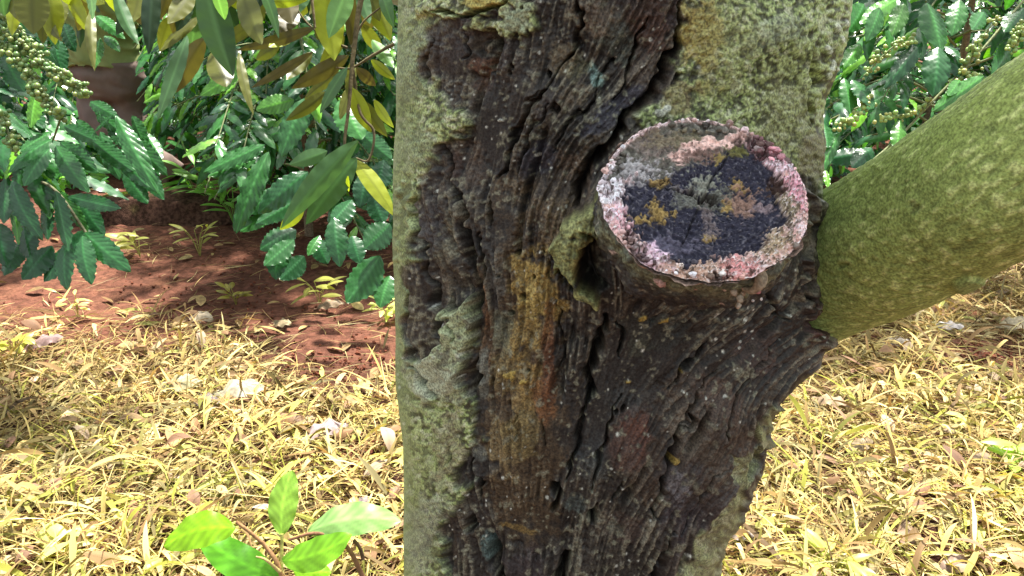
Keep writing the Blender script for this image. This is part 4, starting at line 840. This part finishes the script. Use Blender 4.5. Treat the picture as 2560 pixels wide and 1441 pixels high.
# soil crumbs
sb_ = MB()
for k in range(1500):
    px0, py0, s0 = [(900, 1160, 60), (2490, 900, 90), (900, 930, 90), (500, 760, 220)][rng.choice(4, p=[.25, .35, .2, .2])]
    q = G(px0+rng.normal(0, s0), py0+rng.normal(0, s0*.45)); r = rng.uniform(.002, .007); q[2] = ground_z(np.array(q[0]), np.array(q[1]))+r*.6+.004
    ball(sb_, q, r, np.array([.15, .052, .03])*rng.uniform(.7, 1.4), seg=6, rings=4, jit=.4, seed=k)
tag(sb_.build('soil_crumbs', M_soil), 'loose crumbs of red soil', 'soil', kind='stuff')

# ------------------------------------------------------------------ larger dead leaves, one by one
DL = [(505, 800, 75, -28, (.80, .66, .46), 'pale cream dead leaf lying on the bare red soil'), (112, 862, 80, 30, (.58, .38, .36), 'pinkish brown dead leaf at the left edge of the grass'),
      (455, 968, 110, -4, (.80, .74, .42), 'long pale yellow dead leaf lying level in the straw'), (600, 992, 125, 14, (.82, .74, .52), 'broad cream dead leaf under the long pale one'),
      (720, 1062, 105, -16, (.42, .24, .11), 'curled brown dead leaf in the middle of the straw'), (812, 1092, 110, 32, (.66, .50, .48), 'pinkish grey dead leaf pointing up right towards the trunk'),
      (828, 768, 60, 4, (.58, .42, .26), 'small tan dead leaf below the coffee bush left of the trunk'), (706, 812, 60, -35, (.66, .52, .30), 'tan dead leaf on soil above the straw'),
      (280, 1165, 60, -70, (.55, .40, .24), 'tan folded dead leaf in the dense left grass'), (520, 1010, 80, -25, (.50, .40, .38), 'grey brown dead leaf beside the broad cream one'),
      (985, 1240, 60, 60, (.55, .33, .18), 'reddish tan dead leaf against the left edge of the trunk'), (2075, 1010, 85, -40, (.62, .44, .26), 'tan dead leaf right of the trunk under the limb'),
      (2150, 1120, 70, 25, (.60, .46, .28), 'light brown dead leaf in the middle of the right grass'), (2265, 1340, 85, 70, (.60, .40, .26), 'rosy tan dead leaf near the lower right grass'),
      (2370, 820, 60, -30, (.82, .76, .72), 'white dried leaf below the limb at right'), (2240, 862, 60, -10, (.80, .70, .56), 'cream dead leaf below the limb beside the soil'),
      (2540, 815, 80, 0, (.80, .68, .42), 'cream yellow dead leaf at the right picture edge'), (1850, 1345, 60, -15, (.72, .62, .56), 'whitish dead leaf just right of the trunk bottom'),
      (2380, 1420, 80, 20, (.66, .46, .34), 'pink tan dead leaf at the bottom right'), (905, 1270, 60, 80, (.40, .32, .30), 'grey curled dead leaf behind the seedling')]
for k, (x, y, ln, an, c, lab) in enumerate(DL):
    q = G(x, y, .035); d0 = (q-CAM) @ FWD; L = ln/FPX*d0*1.15; a = math.radians(an)
    o = empty('dead_leaf', q, lab, 'leaf', 'dead leaves lying in the grass') if False else None
    m = MB(); dv = np.array([math.cos(a), math.sin(a), 0.06]); 
    leaf_block(m, q-dv*L*.5, q+dv*L*.5+np.array([0, 0, .012]), norm(np.array([rng.uniform(-.3, .3), -.55, 1.0])), L*.42, np.array(c)*.44, 26, 8, a=.95, b=.7, arch=rng.uniform(.08, .22), fold=rng.uniform(.15, .6), veins=6., vamp=.006, wave=.05, rib=.75)
    m.tube([q-dv*L*.5, q-dv*L*.62+np.array([0, 0, -.004])], .0012, 5, np.array(c)*.7)
    tag(m.build('dead_leaf', M_dry), lab, 'leaf', 'dead leaves lying in the grass')

# ------------------------------------------------------------------ small weeds
def weed(px0, py0, h, n, c, label, lw=.3, L=.06, seed=0, kind_='weed', gname='yellow weeds on the bare soil'):
    global rng
    keep = rng; rng = np.random.default_rng(seed)
    q = G(px0, py0); root = empty('weed', q, label, 'weed', gname); s = MB(); f = MB()
    for k in range(n):
        az = rng.uniform(0, 6.28); tip = q+np.array([math.cos(az)*h*.35, math.sin(az)*h*.35, h*rng.uniform(.5, 1)])
        s.tube(spline([q+[0, 0, -.01], q*.6+tip*.4+[0, 0, h*.15], tip], 8), .0016, 5, np.array(c)*.8)
        for j in range(rng.integers(1, 4)):
            a2 = az+rng.uniform(-1.6, 1.6); b = q*(.25*j)+tip*(1-.25*j); LL = L*rng.uniform(.7, 1.2)
            leaf_block(f, b, b+np.array([math.cos(a2), math.sin(a2), rng.uniform(-.3, .5)])*LL, norm(np.array([0, -.3, 1.])+.3*rand_unit(1)[0]), LL*lw, np.array(c)*rng.uniform(.8, 1.15), 10, 4, arch=.1, fold=.2)
    s.build('stem', M_twig, root); f.build('foliage', M_sap, root); rng = keep
Yc = (.36, .37, .09)
weed(350, 640, .12, 5, Yc, 'yellowish weed with curved leaves beside the left bush tips', .32, .11, 1)
weed(500, 640, .16, 7, Yc, 'yellow weed sprouting below the mossy earth bank', .22, .09, 2)
weed(800, 760, .14, 5, Yc, 'yellow weed arching over the soil near the trunk', .24, .12, 3)
weed(590, 760, .08, 5, (.30, .27, .05), 'olive flat weed on the bare soil centre left', .4, .06, 4)
weed(40, 900, .10, 5, (.45, .44, .08), 'bright yellow weed at the left edge', .55, .05, 5)
weed(195, 790, .16, 5, (.50, .46, .16), 'thin yellowing weed stalks on dark soil', .3, .05, 6)
weed(965, 800, .10, 9, (.55, .60, .18), 'pale green tuft touching the left edge of the trunk', .3, .06, 7)
weed(2550, 1190, .08, 7, (.36, .52, .08), 'fresh green weed at the right picture edge', .35, .08, 8)
weed(440, 1430, .06, 5, (.50, .52, .12), 'lime weed in the grass left of the seedling', .5, .05, 9)
weed(2080, 1440, .07, 5, (.50, .56, .12), 'lime green weed at the bottom right of the trunk', .3, .07, 10)
weed(170, 1400, .06, 5, (.48, .50, .14), 'yellow green weed in the lower left corner', .4, .07, 12)
GS = 'green seedlings on the earth bank'
for k, (x, y, lab) in enumerate([(500, 520, 'bright green seedlings left side of the bank top'), (545, 540, 'bright green grassy weed on the bank beside the bush'), (590, 570, 'light green weed under the coffee bush leaves')]):
    weed(x, y, .30, 9, (.20, .48, .07), lab, .24, .16, 40+k, gname=GS)

# ------------------------------------------------------------------ mossy earth bank
bk_ = MB(); n1, n2 = 160, 40
a0 = G(150, 570); a1 = G(620, 560); s = np.linspace(0, 1, n1)[:, None]; v = np.linspace(0, 1, n2)[None]
prof_y = np.interp(v, [0, .35, .6, 1], [0, .06, .22, .7]); prof_z = np.interp(v, [0, .35, .6, 1], [-.03, .13, .16, -.03])
fade = np.sin(np.pi*np.clip(s, .02, .98))**.35
PX = a0[0]+(a1[0]-a0[0])*s+0*v; PY = a0[1]+(a1[1]-a0[1])*s+prof_y; PZ = prof_z*fade*(1-.0*s)
q = np.stack([PX, PY, PZ+0*PX], -1); q[..., 2] += .03*fbm(q, 5, 3, 2)+.012*fbm(q, 22, 2, 3); q[..., 1] += .04*fbm(q, 4, 2, 8)
ms = sstep(.5, .68, v+.25*fbm(q, 6, 2, 13))*sstep(.62, .45, s+.1*fbm(q, 5, 2, 14))
bc_ = np.array([.075, .040, .028])*(1+.5*fbm(q, 8, 3, 7)[..., None]); bc_ = bc_*(1-ms[..., None])+np.array([.30, .38, .03])*(1+.4*fbm(q, 30, 2, 9)[..., None])*ms[..., None]
m3 = sstep(.2, .6, fbm(q, 7, 3, 19))*.6; bc_ = bc_*(1-m3[..., None])+np.array([.13, .13, .04])*m3[..., None]
bk_.grid(q, bc_); tag(bk_.build('earth_bank', M_moss), 'low dark earth bank with yellow green moss on top, behind the bare soil', 'bank')

# ------------------------------------------------------------------ person behind the left bush
def skin_mesh(name, verts, edges, radii, m, parent, root=0, sub=2, col=(.5, .5, .5)):
    me = bpy.data.meshes.new(name); me.from_pydata([tuple(map(float, v)) for v in verts], edges, []); o = bpy.data.objects.new(name, me); C.objects.link(o)
    md = o.modifiers.new('skin', 'SKIN'); md.use_smooth_shade = True; me.skin_vertices[0].data[root].use_root = True
    for k, r in enumerate(radii): me.skin_vertices[0].data[k].radius = (r, r) if np.isscalar(r) else r
    sm = o.modifiers.new('sub', 'SUBSURF'); sm.levels = sub; sm.render_levels = sub
    bpy.context.view_layer.update(); dg = bpy.context.evaluated_depsgraph_get(); me2 = bpy.data.meshes.new_from_object(o.evaluated_get(dg)); bpy.data.objects.remove(o)
    n = len(me2.vertices); at = me2.color_attributes.new('Col', 'FLOAT_COLOR', 'POINT'); at.data.foreach_set('color', np.tile(np.array([*col, 1.], np.float32), n))
    v = np.zeros(n*3, np.float32); me2.vertices.foreach_get('co', v); v = v.reshape(-1, 3)
    amp = .008 if m is M_cloth else 0
    if amp:
        v[:, 0] += amp*fbm(v, 9, 3, 3); v[:, 1] += amp*1.6*fbm(v*np.array([1, 1, .6]), 11, 3, 5); me2.vertices.foreach_set('co', v.ravel())
    me2.polygons.foreach_set('use_smooth', np.ones(len(me2.polygons), bool))
    me2.materials.clear(); me2.materials.append(m); o2 = bpy.data.objects.new(name, me2); C.objects.link(o2); o2.parent = parent; o2.location = -root_loc(parent); return o2
PD = 4.35
hp = P(268, 165, PD); hx, hy, hz = hp      # hip line
foot1 = G(432, 528); foot1 = np.array([foot1[0], foot1[1], .05]); PDY = hy
f1 = np.array([P(398, 500, 4.35)[0], hy, .06]); f0 = np.array([hx+.05, hy+.10, .06])
person = empty('person', (hx, hy, 0), 'person in an olive shirt and brown trousers standing behind the left coffee bush', 'person')
V = {}
def vv(k, p): V[k] = np.array(p, float)
vv('pel', (hx, hy, hz)); vv('wa', (hx-.01, hy, hz+.16)); vv('ch', (hx-.02, hy-.01, hz+.38)); vv('nk', (hx-.02, hy-.01, hz+.56)); vv('hd0', (hx-.01, hy-.03, hz+.64)); vv('hd1', (hx, hy-.04, hz+.76))
vv('sL', (hx-.19, hy, hz+.47)); vv('eL', (hx-.27, hy-.10, hz+.22)); vv('wL', (hx-.22, hy-.30, hz+.38)); vv('hL', (hx-.20, hy-.37, hz+.43))
vv('sR', (hx+.17, hy, hz+.47)); vv('eR', (hx+.20, hy-.10, hz+.22)); vv('wR', (hx+.12, hy-.30, hz+.42)); vv('hR', (hx+.10, hy-.37, hz+.47))
vv('tL', (hx-.105, hy, hz-.08)); vv('kL', (hx-.02, hy-.08, hz*.52)); vv('aL', (f0[0], f0[1], .09)); vv('bL', (f0[0]+.03, f0[1]-.16, .04))
vv('tR', (hx+.085, hy+.03, hz-.08)); vv('kR', (hx+.10, hy-.04, hz*.50)); vv('aR', (f1[0], f1[1], .11)); vv('bR', (f1[0]+.08, f1[1]-.13, .04))
ks = list(V); E = lambda a: [(ks.index(x), ks.index(y)) for x, y in a]
rad = dict(pel=(.11, .09), wa=(.11, .09), ch=(.12, .09), nk=.055, hd0=.07, hd1=.085, sL=.055, eL=.04, wL=.028, hL=.03, sR=.055, eR=.04, wR=.028, hR=.03, tL=.07, kL=.05, aL=.038, bL=.035, tR=.07, kR=.05, aR=.038, bR=.035)
body = skin_mesh('body', [V[k] for k in ks], E([('pel', 'wa'), ('wa', 'ch'), ('ch', 'nk'), ('nk', 'hd0'), ('hd0', 'hd1'), ('ch', 'sL'), ('sL', 'eL'), ('eL', 'wL'), ('wL', 'hL'), ('ch', 'sR'), ('sR', 'eR'), ('eR', 'wR'), ('wR', 'hR'),
        ('pel', 'tL'), ('tL', 'kL'), ('kL', 'aL'), ('aL', 'bL'), ('pel', 'tR'), ('tR', 'kR'), ('kR', 'aR'), ('aR', 'bR')]), [rad[k] for k in ks], M_skin, person, 0, 2, (.34, .17, .10))
def loft(mb, cs, rs, c, seg=40):
    cs = spline(cs, 60); rs = np.array([np.interp(np.linspace(0, 1, 60), np.linspace(0, 1, len(rs)), [r[j] for r in rs]) for j in (0, 1)]).T
    a = np.linspace(0, 2*np.pi, seg, endpoint=False)
    q = cs[:, None]+np.stack([rs[:, :1]*np.cos(a), rs[:, 1:]*np.sin(a), np.zeros((60, seg))], -1)
    dd = .030*fbm(q*np.array([1, 1, .7]), 8, 3, 3)+.010*np.sin(q[..., 2]*60+6*fbm(q, 5, 2, 9))*.4
    q = q+dd[..., None]*np.stack([np.cos(a), np.sin(a), 0*a], -1); q[:6, :, 2] += .014*np.sin(a*3+1)*np.linspace(1, 0, 6)[:, None]; q = np.concatenate([np.broadcast_to(q[0].mean(0), (1, seg, 3)), q, np.broadcast_to(q[-1].mean(0), (1, seg, 3))]); mb.grid(q, np.broadcast_to(np.array(c), q.shape), wrap=True)
def remesh(o, vox, seed):
    md = o.modifiers.new('r', 'REMESH'); md.mode = 'VOXEL'; md.voxel_size = vox; sm = o.modifiers.new('s', 'SMOOTH'); sm.iterations = 6
    cc_ = tuple(o.data.color_attributes['Col'].data[0].color); mt = o.data.materials[0]
    bpy.context.view_layer.update(); me = bpy.data.meshes.new_from_object(o.evaluated_get(bpy.context.evaluated_depsgraph_get())); o.modifiers.clear(); o.data = me
    v = np.zeros(len(me.vertices)*3, np.float32); me.vertices.foreach_get('co', v); v = v.reshape(-1, 3); n_ = np.zeros_like(v).ravel(); me.vertices.foreach_get('normal', n_); n_ = n_.reshape(-1, 3)
    q = v@np.array([[1, 0, .5], [0, 1, 0], [-.5, 0, 1]])*np.array([1, 1, 2.4]); v = v+n_*(.016*fbm(q, 5, 3, seed)-.012*np.abs(noise3(q, 8, seed+3)))[:, None]
    me.vertices.foreach_set('co', v.astype(np.float32).ravel())
    for nm in [a.name for a in me.color_attributes]: me.color_attributes.remove(me.color_attributes[nm])
    at = me.color_attributes.new('Col', 'FLOAT_COLOR', 'POINT'); at.data.foreach_set('color', np.tile(np.array(cc_, np.float32), len(v)))
    me.polygons.foreach_set('use_smooth', np.ones(len(me.polygons), bool)); me.materials.clear(); me.materials.append(mt)
SH = (.24, .29, .11)
m = MB(); loft(m, [(hx-.02, hy, hz+.0), (hx-.02, hy, hz+.12), (hx-.02, hy, hz+.30), (hx-.02, hy, hz+.45), (hx-.02, hy-.01, hz+.53), (hx-.02, hy-.01, hz+.56)], [(.200, .15), (.205, .155), (.22, .155), (.20, .13), (.10, .09), (.07, .07)], SH)
for sd_, a_, b_ in ((-1, 'sL', 'eL'), (1, 'sR', 'eR')):
    m.tube(spline([V[a_]+[-sd_*.06, 0, -.01], V[a_], (V[a_]+V[b_])/2, V[b_], V['w'+b_[1]]], 28), np.interp(np.linspace(0, 1, 28), [0, .3, 1], [.08, .078, .05]), 16, SH, rough=.12)
m.tube(np.array([(hx-.02+.199*math.cos(q), hy+.16*math.sin(q), hz+.004) for q in np.linspace(0, 6.283, 50)]), .006, 6, (.13, .16, .06))
remesh(m.build('shirt', M_cloth, person), .011, 3)
m = MB(); TC = (.17, .125, .108)
loft(m, [(hx, hy, hz+.05), (hx, hy, hz), (hx, hy, hz-.12), (hx, hy, hz-.20)], [(.17, .12), (.195, .14), (.185, .13), (.15, .11)], TC)
for a_, b_, c_ in (('tL', 'kL', 'aL'), ('tR', 'kR', 'aR')):
    m.tube(spline([V[a_]+[0, 0, .06], V[a_]+[0, 0, -.10], V[b_], V[c_]+[0, 0, .10]], 40), np.interp(np.linspace(0, 1, 40), [0, .3, .6, 1], [.10, .112, .10, .085]), 20, TC, rough=.16)
remesh(m.build('trousers', M_cloth, person), .011, 8)
bt = MB()
for a_k, b_k in (('aL', 'bL'), ('aR', 'bR')):
    bo = MB(); A_ = V[a_k]; B_ = V[b_k]
    bo.tube(spline([A_+[0, 0, .09], A_, A_+[0, 0, -.04]], 10), [.055]*10, 12, (.06, .022, .018)); bo.tube(spline([A_+[0, .03, -.05], (A_+B_)/2+[0, 0, -.01], B_+[.01, -.02, 0]], 12), np.interp(np.linspace(0, 1, 12), [0, .2, .8, 1], [.03, .048, .045, .025]), 12, (.06, .022, .018))
    bo.build('boot', M_cloth, person)
hr = MB(); ball(hr, V['hd1']+[0, .015, .025], .105, (.02, .015, .012), seg=16, rings=10, jit=.08); hr.build('hair', M_twig, person)
print('built', sum(len(o.data.polygons) for o in bpy.data.objects if o.type == 'MESH'))
